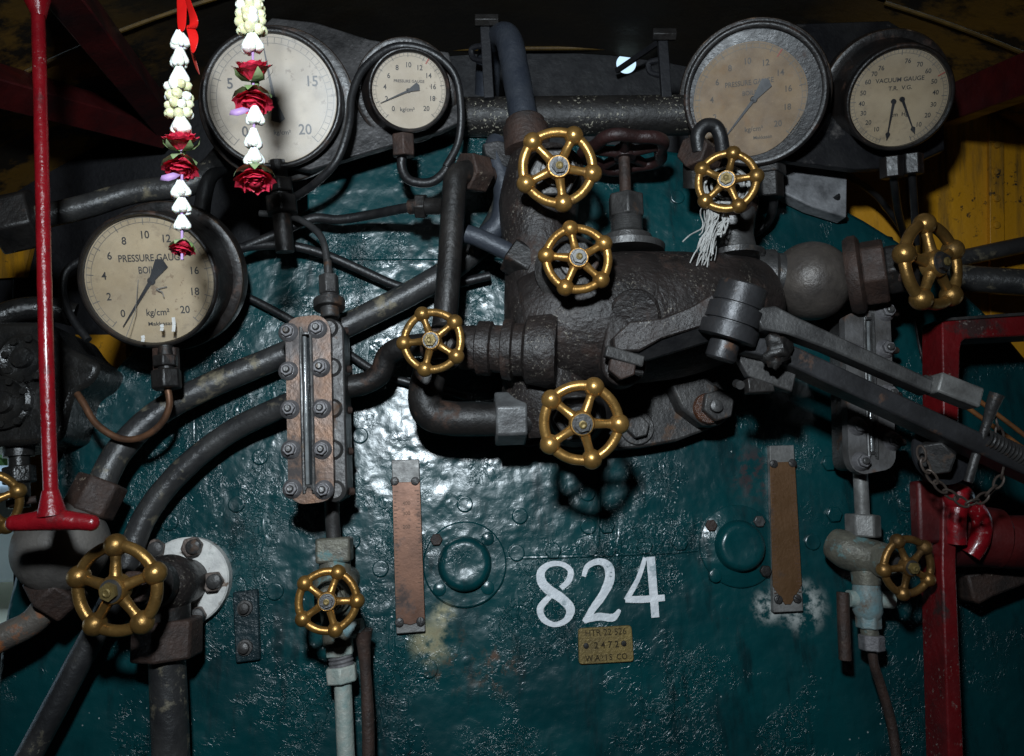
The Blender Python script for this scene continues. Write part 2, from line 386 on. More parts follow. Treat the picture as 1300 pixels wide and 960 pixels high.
# ================================================================== THE SETTING
# sky dome, ground outside
g = G(); rr = 30.0; prof = []
vs_ = []; fs = []; nu, nv = 24, 10
for j in range(nv + 1):
    for i in range(nu + 1):
        th = math.pi * i / nu; ph = math.pi / 2 * j / nv
        vs_.append((rr * math.cos(th) * math.cos(ph), 2.0 + rr * math.sin(th) * math.cos(ph), -1.5 + rr * math.sin(ph)))
for j in range(nv):
    for i in range(nu): fs.append((j * (nu + 1) + i, j * (nu + 1) + i + 1, (j + 1) * (nu + 1) + i + 1, (j + 1) * (nu + 1) + i))
g.add(vs_, fs); struct('sky', g, sky_mat())
g = G().flat([V((-30, 1.2, -.6)), V((30, 1.2, -.6)), V((30, 30, -.6)), V((-30, 30, -.6))]); struct('ground', g, SAND)

# backhead plate: arched sheet with thickness, wrapper behind
HZ = 2.3
arc = []
cx, cy, RR = 730, 918, 737
for k in range(49):
    an = math.pi * k / 48
    arc.append(P(cx - RR * math.cos(an), cy - RR * math.sin(an), 0))
low_l = P(cx - RR, 1250, 0); low_r = P(cx + RR, 1250, 0)
outline = [low_l] + arc + [low_r]
back = G().prism(outline, V((0, .03, 0)))
BACKHEAD = tag(part('boiler_backhead', back, GREEN, None, .006), 'thickly painted glossy teal boiler backhead plate numbered 824', 'boiler')
g = G()
n = len(arc)
vs_ = [p + V((0, .03, 0)) for p in arc] + [V((p.x * .985, .72, p.z)) for p in arc]
g.add(vs_, [(i, i + 1, n + i + 1, n + i) for i in range(n - 1)]); part('wrapper_sheet', g, BLACK, BACKHEAD)
# a raised top panel of the same paint behind the twin gauges
g = G().prism([P(391, 330, 3), P(389, 175, 3), P(640, 160, 3), P(640, 330, 3)], IN * .02); part('lagging_panel', g, GREEN, BACKHEAD, .002)
# weld seams
g = G().tube([P(620, 709, 0), P(700, 707, 0), P(770, 705, 0), P(840, 702, 0), P(885, 699, 0)], .0022, 8, wob=.4); part('weld_seam', g, GREEN, BACKHEAD)
g = G().tube([P(762, 590, 0), P(761, 640, 0), P(759, 705, 0)], .0018, 8, wob=.4); part('weld_seam', g, GREEN, BACKHEAD)
g = G().tube([P(245, 480, 0), P(247, 575, 0)], .0016, 8, wob=.4); part('weld_seam', g, GREEN, BACKHEAD)
# rivets and stay ends under the paint
rv = G().lathe(V((0, 0, 0)), N, [(-.002, .0100), (.0012, .0096), (.0019, .0086), (.0019, .0080), (.0017, 0)], 20)
rv0 = part('rivet', rv, GREEN, BACKHEAD); first = True
hxg = G().nut(V((0, 0, 0)), N, .0105, .0055); hx0 = part('stay_bolt', hxg, GREEN, BACKHEAD, .0014)
RIV = [(746, 626), (747, 668), (749, 696), (773, 696), (656, 702), (447, 687), (483, 722), (349, 751), (215, 663), (1032, 688), (457, 553), (660, 655), (545, 850), (590, 640), (300, 640), (500, 320), (860, 250), (1150, 640), (330, 580)]
HEXS = [(702, 699), (818, 693), (863, 689), (1059, 653), (1053, 588), (770, 667)]
for src, lst, nm in ((rv0, RIV, 'rivet'), (hx0, HEXS, 'stay_bolt')):
    for i, (px, py) in enumerate(lst):
        c = P(px, py, 2.6 if i < 15 else 2.0)
        if i == 0: src.location = c - WL[BACKHEAD]
        else: copy_part(src, nm, c, BACKHEAD)
def disc_part(name, px, py, d0, d1, rpx, m, parent, seg=40, bev=.0012):
    a = P(px, py, d0); k = S(px, py, d0); return part(name, G().lathe(a, N, [(0, 0), (0, rpx * k), ((d1 - d0) / 1000, rpx * k), ((d1 - d0) / 1000, 0)], seg), m, parent, bev)
# 8 2 4 painted by hand: thick strokes with thickness
def stroke(g, pts, ws, d=1.2, sub=10):
    n = len(pts); out_l = []; out_r = []
    sm = []
    for i in range(n - 1):
        p0, p1, p2, p3 = pts[max(i - 1, 0)], pts[i], pts[i + 1], pts[min(i + 2, n - 1)]
        for k in range(sub):
            t = k / sub
            f = lambda a, b, c, e: .5 * (2 * b + (c - a) * t + (2 * a - 5 * b + 4 * c - e) * t * t + (3 * b - a - 3 * c + e) * t ** 3)
            sm.append((f(p0[0], p1[0], p2[0], p3[0]), f(p0[1], p1[1], p2[1], p3[1]), ws[i] * (1 - t) + ws[i + 1] * t))
    sm.append((*pts[-1], ws[-1])); K = len(sm)
    for i in range(K):
        a = sm[max(i - 1, 0)]; b = sm[min(i + 1, K - 1)]; dx, dy = b[0] - a[0], b[1] - a[1]; L = math.hypot(dx, dy) or 1; w = sm[i][2] / 2 * .90 * (1 + .03 * random.uniform(-1, 1))
        out_l.append(P(sm[i][0] - dy / L * w, sm[i][1] + dx / L * w, d)); out_r.append(P(sm[i][0] + dy / L * w, sm[i][1] - dx / L * w, d))
    vs_ = out_l + out_r; g.add(vs_, [(i, i + 1, K + i + 1, K + i) for i in range(K - 1)])
g = G(); stroke(g, [(712, 747), (722, 737), (724, 724), (712, 716), (697, 717), (687, 726), (688, 739), (698, 750), (713, 760), (724, 773), (719, 787), (704, 793), (690, 786), (686, 772), (698, 757)], [7, 9, 8, 7, 8, 11, 13, 14, 14, 13, 9, 7, 9, 10, 8]); part('painted_numeral', g, NUMW, BACKHEAD)
g = G(); stroke(g, [(741, 732), (746, 719), (760, 713), (772, 719), (774, 735), (766, 754), (752, 774), (742, 790)], [6, 8, 9, 13, 14, 12, 10, 7]); part('painted_numeral', g, NUMW, BACKHEAD)
g = G(); stroke(g, [(741, 788), (760, 783), (778, 784), (787, 774)], [8, 11, 11, 4], 1.6); part('painted_numeral', g, NUMW, BACKHEAD)
g = G(); stroke(g, [(819, 708), (810, 735), (795, 762)], [6, 7, 8]); part('painted_numeral', g, NUMW, BACKHEAD)
g = G(); stroke(g, [(794, 761), (815, 761), (844, 759)], [9, 10, 9], 1.8); part('painted_numeral', g, NUMW, BACKHEAD)
g = G(); stroke(g, [(826, 707), (829, 745), (832, 784)], [12, 12, 11], 2.2); part('painted_numeral', g, NUMW, BACKHEAD)

# cab front wall (yellow outside, sooty sheet in the middle) and arched roof
WY = .20
def wallpiece(name, pts, y, m, th=.012): return struct(name, G().prism([Q(a, b, y) for a, b in pts], V((0, th, 0))), m)
wallpiece('cab_wall_right', [(1040, -60), (1700, -60), (1700, 1500), (1040, 1500)], WY, YELLOW)
o_ = [o for o in COL.objects if o.name == 'cab_wall_right'][0]
part('cover_strip', G().bar(Q(1262, -60, WY - .004), Q(1268, 900, WY - .004), .022, .008, V((0, -1, 0))), YELLOW, o_, .001)
for yy in range(150, 420, 34): part('rivet', G().lathe(Q(1265, yy, WY - .008), V((0, -1, 0)), [(0, .006), (.003, .005), (.004, 0)], 14), YELLOW, o_)
# wall on the other side: opening looks out onto the yard; its black colour also stands in for shadow
wallpiece('cab_wall_left', [(17, -200), (330, -200), (330, 1500), (17, 1500)], WY + .10, BLACK)
wallpiece('cab_wall_left_upper', [(-900, -200), (16, -200), (16, 572), (-900, 572)], WY + .10, BLACK)
wallpiece('cab_wall_left_lower', [(-900, 820), (16, 820), (16, 1500), (-900, 1500)], WY + .10, BLACK)
wallpiece('cab_wall_yellow_panel', [(96, 425), (160, 425), (160, 505), (96, 505)], WY + .085, YELLOW)
wallpiece('cab_wall_yellow_panel', [(-60, 296), (42, 300), (30, 352), (-60, 356)], WY + .085, YELLOW)
wallpiece('cab_wall_yellow_panel', [(-60, 560), (60, 560), (60, 660), (18, 660), (18, 572), (-60, 572)], WY + .085, YELLOW)
# sooty spectacle sheet with a round window: ring of quads round the hole
g = G(); c0 = (795, 81); vs_ = []; K = 48
bx = (250, -40, 1230, 420)
for i in range(K):
    an = 2 * math.pi * i / K; dx, dy = math.cos(an), math.sin(an)
    t = min(((bx[2] - c0[0]) / dx if dx > 1e-6 else 1e9), ((bx[0] - c0[0]) / dx if dx < -1e-6 else 1e9), ((bx[3] - c0[1]) / dy if dy > 1e-6 else 1e9), ((bx[1] - c0[1]) / dy if dy < -1e-6 else 1e9))
    vs_ += [Q(c0[0] + 12.5 * dx, c0[1] + 12.5 * dy, .385), Q(c0[0] + t * dx, c0[1] + t * dy, .385)]
g.add(vs_, [(2 * i, 2 * i + 1, (2 * i + 1 + 2) % (2 * K), (2 * i + 2) % (2 * K)) for i in range(K)]); struct('cab_wall_front', g, BLACK)
# barrel roof in sheets, gold-lined cover strips over the joints
def rz(x): return CAMZ + .51 - .35 * x * x
ROOFM = mat('sooty ochre roof boards', (.016, .013, .010), (.030, .021, .010), 6, (.5, .8), 0, .25, 80, rust=((.26, .13, .010), .60), xmask=(.42, .62))
roof = None
ys = [-1.6, -1.12, -.74, -.36, -.17, .02, .385]
for i in range(6):
    g = G(); vs_ = []; M_ = 28
    for k in range(M_ + 1):
        x = -1.35 + 2.7 * k / M_; vs_ += [V((x, ys[i] + .003, rz(x))), V((x, ys[i + 1] - .003, rz(x)))]
    vs_ += [v + V((0, 0, .02)) for v in vs_]; nn = 2 * (M_ + 1)
    f_ = [(2 * k, 2 * k + 1, 2 * k + 3, 2 * k + 2) for k in range(M_)] + [(nn + 2 * k, nn + 2 * k + 2, nn + 2 * k + 3, nn + 2 * k + 1) for k in range(M_)]
    g.add(vs_, f_); o = struct('roof_sheet' if roof else 'cab_roof', g, ROOFM, 0, roof); roof = roof or o
for y in (.02, .372):
    for lo, hi in ((-1.2, -.26), (.5, 1.2)):
        g = G().tube([V((lo + (hi - lo) * k / 10, y, rz(lo + (hi - lo) * k / 10) - .002)) for k in range(11)], .0028, 6, 2); part('joint_strip', g, GOLDLINE, roof)
# outside: bush and parked van seen through the opening
BB = V((-6.0, 8.6, -.6))
bush = thing('bush', 'leafy green bush out in the yard past the window opening', 'bush', BB)
g = G()
for i in range(700):
    p = V((random.gauss(0, .45), random.gauss(0, .35), random.uniform(.1, 1.5))) + BB; a = V((random.uniform(-1, 1), random.uniform(-1, 1), random.uniform(-1, 1))).normalized() * .11; b = a.orthogonal().normalized() * .06
    g.flat([p - a, p + b, p + a, p - b])
o = part('foliage', g, LEAF, bush); o['kind'] = 'stuff'
part('stem', G().cyl(BB, BB + V((0, 0, 1.2)), .05, .03, 10), IRON_RUST, bush)
b0 = V((-4.95, 6.5, -.05))
van = thing('parked_car', 'pale blue white car parked in the yard past the window opening', 'car', V((-4.95, 6.5, -.6)))
part('body', G().prism([b0 + V(q) for q in ((-1.6, 0, -.3), (1.0, 0, -.3), (1.05, 0, .12), (.55, 0, .2), (.2, 0, .62), (-1.2, 0, .66))], V((0, 1.4, 0))), VANW, van, .05)
part('window', G().flat([b0 + V(q) for q in ((-.5, -.006, .2), (.42, -.006, .2), (.15, -.006, .56), (-.5, -.006, .56))]), RUBBER, van)
for wx in (-.9, .6): part('wheel', G().cyl(b0 + V((wx, -.02, -.28)), b0 + V((wx, .2, -.28)), .27, seg=24), TYRE, van)

# ================================================================== HANDWHEELS
HW = {}
def wheel_meshes():
    g = G().tube([V((math.cos(a) * (1.0 if k % 2 == 0 else .985), math.sin(a) * (1.0 if k % 2 == 0 else .985), 0)) for k, a in ((k, 2 * math.pi * k / 10) for k in range(10))], .142, 14, 8, closed=True); HW['rim'] = g.mesh('handwheel')
    g = G().sphere(V((1, 0, 0)), .275, 24, 14); HW['ball'] = g.mesh('ball')
    g = G(); g.lathe(V((.2, 0, .06)), V((.8, 0, -.06)), [(0, .19), (.15, .14), (.45, .118), (.8, .16)], 16); HW['spoke'] = g.mesh('spoke')
    g = G().lathe(V((0, 0, -.16)), V((0, 0, 1)), [(0, 0), (0, .26), (.06, .33), (.36, .335), (.42, .30), (.42, 0)], 30); HW['hub'] = g.mesh('hub')
    g = G().lathe(V((0, 0, .255)), V((0, 0, 1)), [(0, 0), (0, .275), (.03, .27), (.03, 0)], 28); HW['washer'] = g.mesh('washer')
    g = G().nut(V((0, 0, .28)), V((0, 0, 1)), 0.215, .12, .3); HW['hub_nut'] = g.mesh('hub_nut')
    g = G().lathe(V((0, 0, .39)), V((0, 0, 1)), [(0, 0), (0, .105), (.05, .105), (.065, .07), (.05, .04), (.05, 0)], 18); HW['stem_end'] = g.mesh('stem_end')
    for k in ('rim', 'ball', 'spoke', 'hub'): HW[k].materials.append(BRASS)
    HW['hub_nut'].materials.append(IRON_GREY); HW['washer'].materials.append(STEEL); HW['stem_end'].materials.append(BRASS_DULL)
wheel_meshes()
BRASS_A = mat('tarnished brown brass', (.33, .175, .055), (.15, .08, .027), 50, (.30, .48), .74, .25, 190, rust=((.10, .055, .02), .3))
BRASS_B = mat('antique brass', (.42, .235, .070), (.22, .12, .036), 42, (.26, .42), .76, .22, 170, rust=((.13, .08, .03), .22))
BRASS_C = mat('bright rubbed brass', (.56, .315, .095), (.37, .20, .058), 48, (.25, .40), .78, .15, 200, rust=((.20, .11, .04), .12))
_bv = [BRASS_C, BRASS_B, BRASS, BRASS_B, BRASS_C, BRASS_B, BRASS_B, BRASS, BRASS_A, BRASS_B]; _bi = [0]
def handwheel(valve, c, ax, R, ang, nutmat=None):
    """ang: where one ball sits, degrees anticlockwise from the wheel's right-hand side"""
    r, u, a = frame(ax); M = Matrix((r, u, a)).transposed().to_4x4(); M = Matrix.Translation(c - WL[valve]) @ M @ Matrix.Rotation(math.radians(ang), 4, 'Z') @ Matrix.Scale(R, 4)
    w = bpy.data.objects.new('handwheel', HW['rim']); COL.objects.link(w); w.parent = valve; w.matrix_local = M
    def sub(n, rot):
        o = bpy.data.objects.new(n, HW[n]); COL.objects.link(o); o.parent = w; o.rotation_euler = (0, 0, rot); return o
    for k in range(5):
        sub('ball', 2 * math.pi * k / 5); sub('spoke', 2 * math.pi * k / 5)
    hub_ = sub('hub', 0); sub('washer', 0); n = sub('hub_nut', 0); _bevel(n, .0012 / R * .0 + .0); sub('stem_end', 0)
    bm_ = _bv[_bi[0] % len(_bv)]; _bi[0] += 1
    for o in [w] + [q for q in w.children if q.name.split('.')[0] in ('ball', 'spoke', 'hub')]:
        o.material_slots[0].link = 'OBJECT'; o.material_slots[0].material = bm_
    if nutmat:
        n.data = n.data.copy(); n.data.materials[0] = nutmat
    return w
def bonnet(valve, a, b, r0, m=IRON, mn=IRON, R=.04, steps=None):
    """valve bonnet from a towards the wheel centre b: body, flange, gland nut, stem, each a part"""
    L = (b - a).length; ax = (b - a).normalized()
    part('bonnet', G().lathe(a, ax, [(0, 0), (0, r0), (L * .18, r0 * 1.02), (L * .24, r0 * .84), (L * .42, r0 * .76), (L * .45, r0 * .66), (L * .45, 0)], 32), m, valve)
    part('gland_nut', G().nut(a + ax * L * .45, ax, r0 * .72, L * .20), mn, valve, .002)
    part('gland', G().lathe(a + ax * L * .65, ax, [(0, 0), (0, r0 * .42), (L * .1, r0 * .40), (L * .1, 0)], 24), IRON_GREY, valve)
    part('stem', G().cyl(a + ax * L * .7, b, R * .13, seg=16), STEEL, valve)

GR_W = 'brass handwheel valves on the backhead'
def valve(label, wc, wd, Rpx, ang, base, r0px, m=IRON, mn=IRON, nutmat=None, name='handwheel_valve', axis=None):
    c = P(wc[0], wc[1], wd); a = P(*base); t = thing(name, label, 'valve', a, GR_W); k = S(wc[0], wc[1], wd)
    bonnet(t, a, c, r0px * S(*base), m, mn, Rpx * k)
    handwheel(t, c, axis or (c - a), Rpx * k, ang, nutmat); return t

# ================================================================== STEAM TURRET
T = thing('steam_turret', 'large brown black cast steam turret with paint flecks bolted to the backhead', 'steam turret', P(800, 420, 0))
def L_(pts): return [P(*p) for p in pts]
# main cast body: swept tube of changing thickness
k9 = .92e-3
g = G().tube(L_([(668, 418, 88), (700, 412, 92), (760, 406, 95), (850, 400, 92), (920, 388, 85), (968, 372, 78)]), 80 * k9, 36, 8, rs=[.80, .96, 1.06, 1.02, .88, .58], wob=.02); part('turret_body', g, IRON_SPECK, T)
# upright limb
g = G().tube(L_([(688, 205, 78), (684, 260, 84), (686, 330, 88), (690, 420, 88), (694, 500, 80), (700, 545, 70)]), 50 * k9, 32, 8, rs=[.86, 1.06, .92, 1.0, 1.12, .95], wob=.02); part('upright_limb', g, IRON_SPECK, T)
# lower outlet: bulge to the foot flange
g = G().tube(L_([(745, 450, 40), (748, 500, 34), (750, 530, 20)]), 44 * k9, 32, 6); part('lower_limb', g, IRON, T)
part('cast_pad', G().lathe(P(806, 398, 170), P(806, 398, 190) - P(806, 390, 160), [(0, 0), (0, .027), (.006, .027), (.009, .024), (.009, 0)], 36), IRON_SPECK, T)
# foot flange on the plate
pts = [(640, 500), (660, 552), (705, 572), (760, 573), (815, 568), (860, 560), (900, 545), (925, 505), (905, 470), (860, 460), (700, 450)]
g = G().prism([P(a, b, 40) for a, b in pts], IN * .037); part('foot_flange', g, IRON_GREY, T, .003)
for px, py in ((808, 543), (672, 545)):
    o = disc_part('flange_boss', px, py, 40, 44, 22, IRON_GREY, T); 
    part('flange_bolt', G().nut(P(px, py, 44), N, 15 * S(px, py, 44), .011, .2), IRON_GREY, T, .0016)
# ear plate with the big rusty bolt
g = G().prism([P(a, b, 70) for a, b in ((858, 465), (885, 470), (925, 500), (930, 525), (915, 540), (893, 540), (866, 520), (852, 490))], IN * .045); part('ear_plate', g, IRON_GREY, T, .004)
g = G().nut(P(908, 516, 71), N, 21 * S(908, 516, 71), .014, .25); nb = part('ear_bolt', g, IRON_GREY, T, .0018)
part('bolt_end', G().lathe(P(908, 516, 85), N, [(0, 0), (0, .0075), (.007, .0072), (.008, .005), (.008, 0)], 20), STEEL, nb)
part('rust_ring', G().lathe(P(899, 519, 70.5), N, [(0, 0), (0, 20e-3 * .93), (.004, 19e-3 * .9), (.004, 0)], 24), mat('orange wet rust', (.09, .032, .014), (.03, .014, .009), 120, (.2, .4), 0, .8, 300), nb)
# oval boss with clevis for the arm
def oval(px, py, w, h, d, n=40, tilt=0):
    o = []
    for i in range(n):
        a = 2 * math.pi * i / n; x, y = math.cos(a), math.sin(a); yy = y * w + (h - w) * (1 if y > 0 else -1) * (1 if abs(y) > 1e-6 else 0); xx = x * w
        o.append(P(px + xx * math.cos(tilt) - yy * math.sin(tilt), py + xx * math.sin(tilt) + yy * math.cos(tilt), d))
    return o
g = G().prism(oval(796, 438, 29, 52, 172, tilt=.12), IN * .03); part('oval_boss', g, IRON_SPECK, T, .004)
# collars on the limbs
g = G().lathe(P(960, 350, 70), (P(1000, 352, 78) - P(960, 350, 70)), [(0, 0), (0, .030), (.012, .033), (.020, .033), (.024, .029), (.040, .029), (.04, 0)], 36); part('outlet_collar', g, STEEL, T)
g = G().lathe(P(585, 441, 128), (P(706, 446, 148) - P(585, 441, 128)), [(0, 0), (0, .024), (.018, .025), (.020, .030), (.034, .030), (.036, .026), (.046, .026), (.048, .033), (.058, .034), (.060, .029), (.070, .029), (.074, .037), (.098, .041), (.106, .038), (.106, 0)], 40); part('inlet_neck', g, IRON_SPECK, T)

# top spindle valve with flat dark wheel
TS = thing('spindle_valve', 'upright spindle valve with flat dark red lobed handwheel on the turret', 'valve', P(797, 320, 90))
ax = (P(792, 190, 90) - P(797, 320, 90)); Lx = ax.length; axn = ax.normalized(); B = P(797, 322, 90); k = S(797, 300, 90)
part('flange', G().lathe(B, axn, [(0, 0), (0, 46 * k), (8 * k, 47 * k), (10 * k, 30 * k), (14 * k, 26 * k), (14 * k, 0)], 36), STEEL, TS)
part('bonnet', G().lathe(B + axn * 9 * k, axn, [(0, 0), (0, 31 * k), (12 * k, 31 * k), (18 * k, 22 * k), (18 * k, 0)], 36), IRON_GREY, TS)
g = G()
pr = [(0, 0)]
for i in range(7): pr += [(i * 3 * k, 19 * k), (i * 3 * k + 1.5 * k, 20.5 * k)]
pr += [(21 * k, 19 * k), (21 * k, 0)]
part('screw_thread', G().lathe(B + axn * 27 * k, axn, pr, 32), STEEL, TS, 0, 20)
part('gland_nut', G().nut(B + axn * 47 * k, axn, 24 * k, 30 * k, .5), IRON_GREY, TS, .002)
part('stem', G().cyl(B + axn * 75 * k, B + axn * 140 * k, 7.5 * k, seg=18), IRON_RUST, TS)
wc = P(793, 194, 90); r_, u_, _ = frame(axn, V((0, -1, 0)))
REDIRON = mat('dark red iron', (.034, .013, .012), (.015, .008, .0075), 40, (.35, .55), .1, .4, 220)
lob = []
for i in range(40):
    a = 2 * math.pi * i / 40; rr_ = (50 + 4.5 * math.cos(5 * a + .6)) * k; lob.append(wc + r_ * rr_ * math.cos(a) + u_ * rr_ * math.sin(a))
w = part('handwheel', G().tube(lob, 8.5 * k, 12, 3, closed=True), REDIRON, TS)
for i in range(5):
    a = 2 * math.pi * i / 5 + .2; part('spoke', G().cyl(wc, wc + (r_ * math.cos(a) + u_ * math.sin(a)) * 50 * k, 8 * k, 6 * k, 14), REDIRON, w)
part('hub', G().lathe(wc - axn * 8 * k, axn, [(0, 0), (0, 14 * k), (14 * k, 16 * k), (20 * k, 8 * k), (20 * k, 0)], 24), REDIRON, w)

# ---- five-ball brass wheels
valve('brass handwheel valve topping the turret limb beside the blue grey bent pipe', (708, 213), 185, 45, -11, (698, 228, 105), 43, IRON_SPECK, IRON_GREY)
valve('small brass handwheel valve with white rope tied behind it', (923, 230), 175, 36, 4, (932, 262, 70), 30, IRON_RUST, IRON_GREY, BRASS_DULL)
valve('brass handwheel valve with pale hub nut on the front of the turret', (733, 329), 215, 40, 28, (722, 345, 150), 44, IRON, IRON, TIN)
valve('brass handwheel valve on the side inlet joined to the upright black pipe', (549, 433), 190, 37, 38, (566, 441, 128), 30, IRON, IRON, BRASS_DULL)
valve('largest gold brass handwheel valve at the foot of the turret', (738, 537), 205, 48, -4, (726, 525, 105), 40, IRON, IRON, STEEL)
w6a = P(1120, 345, 110); w6c = P(1182, 335, 172)
valve('brown brass handwheel valve turned aside in front of the ochre wall', (1182, 336), 170, 52, 22, (1110, 347, 118), 26, IRON, IRON_RUST, IRON_GREY, axis=V((.46, -.86, .08)))
# rear neck for the rope valve
g = G().lathe(P(934, 330, 85), P(928, 270, 82) - P(934, 330, 85), [(0, 0), (0, .034), (.006, .036), (.010, .026), (.03, .024), (.045, .027), (.06, .03), (.06, 0)], 32); part('neck', g, STEEL, T)

# union ball valve body on the outlet
U = thing('union_valve_body', 'grey brown ball shaped union with large hex nuts beside the turret outlet', 'pipe union', P(1030, 355, 70))
g = G().sphere(P(1030, 357, 80), 50 * S(1030, 357, 80), 40, 24); part('ball_body', g, mat('scuffed grey brown iron', (.105, .088, .076), (.050, .042, .038), 30, (.34, .5), .25, .3, 200, speck=((.28, .25, .22), .25, 180)), U)
axu = (P(1100, 347, 112) - P(1035, 357, 82)).normalized(); o0 = P(1035, 357, 82)
part('collar', G().lathe(o0 + axu * .036, axu, [(0, 0), (0, .043), (.006, .047), (.014, .047), (.018, .041), (.018, 0)], 40), IRON_RUST, U)
part('hex_nut', G().nut(o0 + axu * .053, axu, .040, .026, .3), IRON_RUST, U, .003)
part('hex_nut', G().nut(o0 + axu * .078, axu, .032, .034, .1), IRON, U, .003)

# ================================================================== PIPES
PN = 'pipes across the backhead'
def pipe(name, label, pts, rpx, m=PIPE, cat='pipe', seg=16, wob=.03, group=PN, sub=7):
    q = L_(pts); k = S(pts[len(pts) // 2][0], pts[len(pts) // 2][1], pts[len(pts) // 2][2])
    return tag(part(name, G().tube(q, rpx * k, seg, sub, wob=wob), m), label, cat, group)
pipe('steam_pipe', 'thick grey pipe running diagonally behind the bolted sight glass to the turret', [(130, 612, 75), (152, 572, 66), (200, 525, 54), (270, 488, 46), (360, 450, 40), (440, 413, 40), (520, 373, 40), (585, 333, 40), (625, 292, 46), (643, 245, 58), (640, 190, 62)], 16, wob=.04)
pipe('steam_pipe', 'curved grey pipe passing behind the white flanged valve up to the sight glass', [(10, 1010, 60), (66, 905, 60), (95, 850, 58), (150, 745, 52), (182, 660, 46), (228, 600, 42), (290, 550, 42), (352, 519, 50), (378, 508, 60)], 15)
pipe('steam_pipe', 'short crooked black pipe from sight glass to side handwheel valve', [(432, 492, 62), (462, 487, 62), (483, 474, 66), (492, 452, 74), (512, 441, 84), (545, 437, 94)], 14.5, IRON)
UP = pipe('steam_pipe', 'upright straight black pipe dropping behind the side handwheel valve', [(596, 218, 108), (580, 224, 118), (576, 250, 120), (571, 330, 120), (565, 405, 118), (560, 440, 100)], 15.5, IRON)
part('elbow_nut', G().hexa(P(589, 217, 108), P(612, 222, 90), 27 * .9e-3, .2), IRON_RUST, UP, .002)
part('tee', G().tube(L_([(577, 262, 119), (555, 262, 105), (528, 262, 96)]), .010, 14), IRON, UP)
part('elbow_cap', G().hexa(P(592, 205, 88), P(625, 230, 70), 17 * .9e-3, .2), IRON_RUST, UP, .002)
LO = pipe('steam_pipe', 'fat black elbow pipe with pale hex nut entering the largest handwheel valve', [(548, 468, 100), (540, 498, 100), (545, 523, 98), (570, 531, 96), (610, 532, 96), (690, 532, 96)], 22, IRON, seg=22)
part('hex_nut', G().hexa(P(628, 532, 96), P(667, 531, 96), 34 * .9e-3, .52), mat('scuffed pale steel', (.17, .17, .17), (.07, .068, .068), 40, (.36, .55), .4, .3, 200), LO, .0025)
BP = pipe('bent_pipe', 'blue grey pipe bending over above the turret from the black cab wall', [(618, 120, -60), (622, 70, -20), (634, 48, 40), (646, 52, 70), (655, 95, 80), (662, 135, 88), (668, 175, 92)], 17.5, PIPE_BLUE, seg=20)
part('collar', G().lathe(P(666, 150, 90), P(671, 205, 92) - P(666, 150, 90), [(0, 0), (0, .019), (.004, .024), (.012, .024), (.014, .028), (.045, .028), (.05, 0)], 26), IRON_RUST, BP)
SH = pipe('branch_pipe', 'short stubby branch pipe with hex nut on the turret limb', [(592, 297, 105), (610, 303, 106), (650, 322, 105)], 12, PIPE_BLUE)
part('hex_nut', G().hexa(P(648, 322, 105), P(678, 340, 108), 27 * .9e-3, .2), IRON, SH, .0022)
pipe('branch_pipe', 'curved dark pipe rising against the turret limb', [(618, 300, 60), (636, 280, 66), (640, 240, 70), (628, 195, 70), (632, 180, 66)], 14, PIPE_BLUE)
g = G().prism([P(a, b, 84) for a, b in ((612, 182), (632, 178), (650, 182), (650, 210), (640, 212), (616, 196))], IN * .03); part('bracket_cap', g, BRACKET, T, .002)
pipe('cab_pipe', 'thick black pipe running off past the turned handwheel on the ochre wall', [(1130, 350, -60), (1200, 352, -40), (1260, 356, -20), (1340, 362, 10)], 17, PIPE)
pipe('cab_pipe', 'thinner black pipe slanting up along the ochre wall', [(1150, 345, -80), (1220, 328, -70), (1280, 315, -60), (1340, 303, -50)], 10.5, PIPE)
pipe('cab_pipe', 'dark pipe slanting behind the lower pressure gauge from the cab wall', [(-20, 290, 60), (50, 276, 50), (110, 262, 40), (170, 244, 30), (235, 236, 25), (262, 220, 20), (290, 190, 10)], 15, PIPE)
pipe('cab_pipe', 'dark conduit looping beside the big upper gauge', [(255, 290, 30), (258, 255, 28), (266, 225, 25), (285, 210, 10)], 10, RUBBER)
o = tag(part('pipe_coupling', G().hexa(P(-4, 287, 62), P(48, 276, 56), 40 * .94e-3, .3), IRON, None, .003), 'black hex pipe coupling beside the red pull rod', 'coupling')

# thin tubing
CG = 'thin gauge tubing'
def tubing(label, pts, r, m=RUBBER, seg=10, cat='tube'): return pipe('gauge_tube', label, pts, r, m, cat, seg, .02, CG)
tubing('black tube looped right round the small upper pressure gauge', [(372, 252, 70), (400, 233, 100), (428, 203, 118), (443, 158, 124), (447, 120, 124), (463, 86, 124), (500, 60, 122), (543, 65, 118), (576, 93, 108), (585, 137, 96), (582, 180, 84), (566, 212, 80)], 5.2)
tubing('black tube curling from the brown nut of the small upper gauge', [(512, 188, 95), (510, 212, 88), (520, 229, 80), (545, 232, 76), (563, 220, 76), (574, 200, 78)], 6)
tubing('dark tube from the hex fitting on the upright pipe', [(530, 262, 96), (505, 266, 80), (470, 273, 55), (430, 279, 45), (395, 278, 42), (345, 300, 45), (305, 316, 55)], 6.2)
tubing('thin tube bending down into the top of the copper sight glass', [(330, 271, 60), (372, 276, 66), (400, 292, 74), (412, 312, 80), (416, 345, 84)], 4.5, PIPE)
tubing('dark cable sagging from the lower gauge behind the diagonal pipe', [(296, 316, 60), (340, 311, 42), (380, 314, 30), (420, 326, 26), (465, 346, 22), (505, 363, 22), (548, 372, 22), (590, 358, 22), (622, 350, 22)], 6)
tubing('thin green black tube crossing the plate behind the sight glass', [(290, 368, 16), (320, 380, 12), (365, 404, 12), (440, 448, 12), (478, 472, 14), (520, 486, 14), (560, 495, 14), (600, 505, 20)], 5.2)
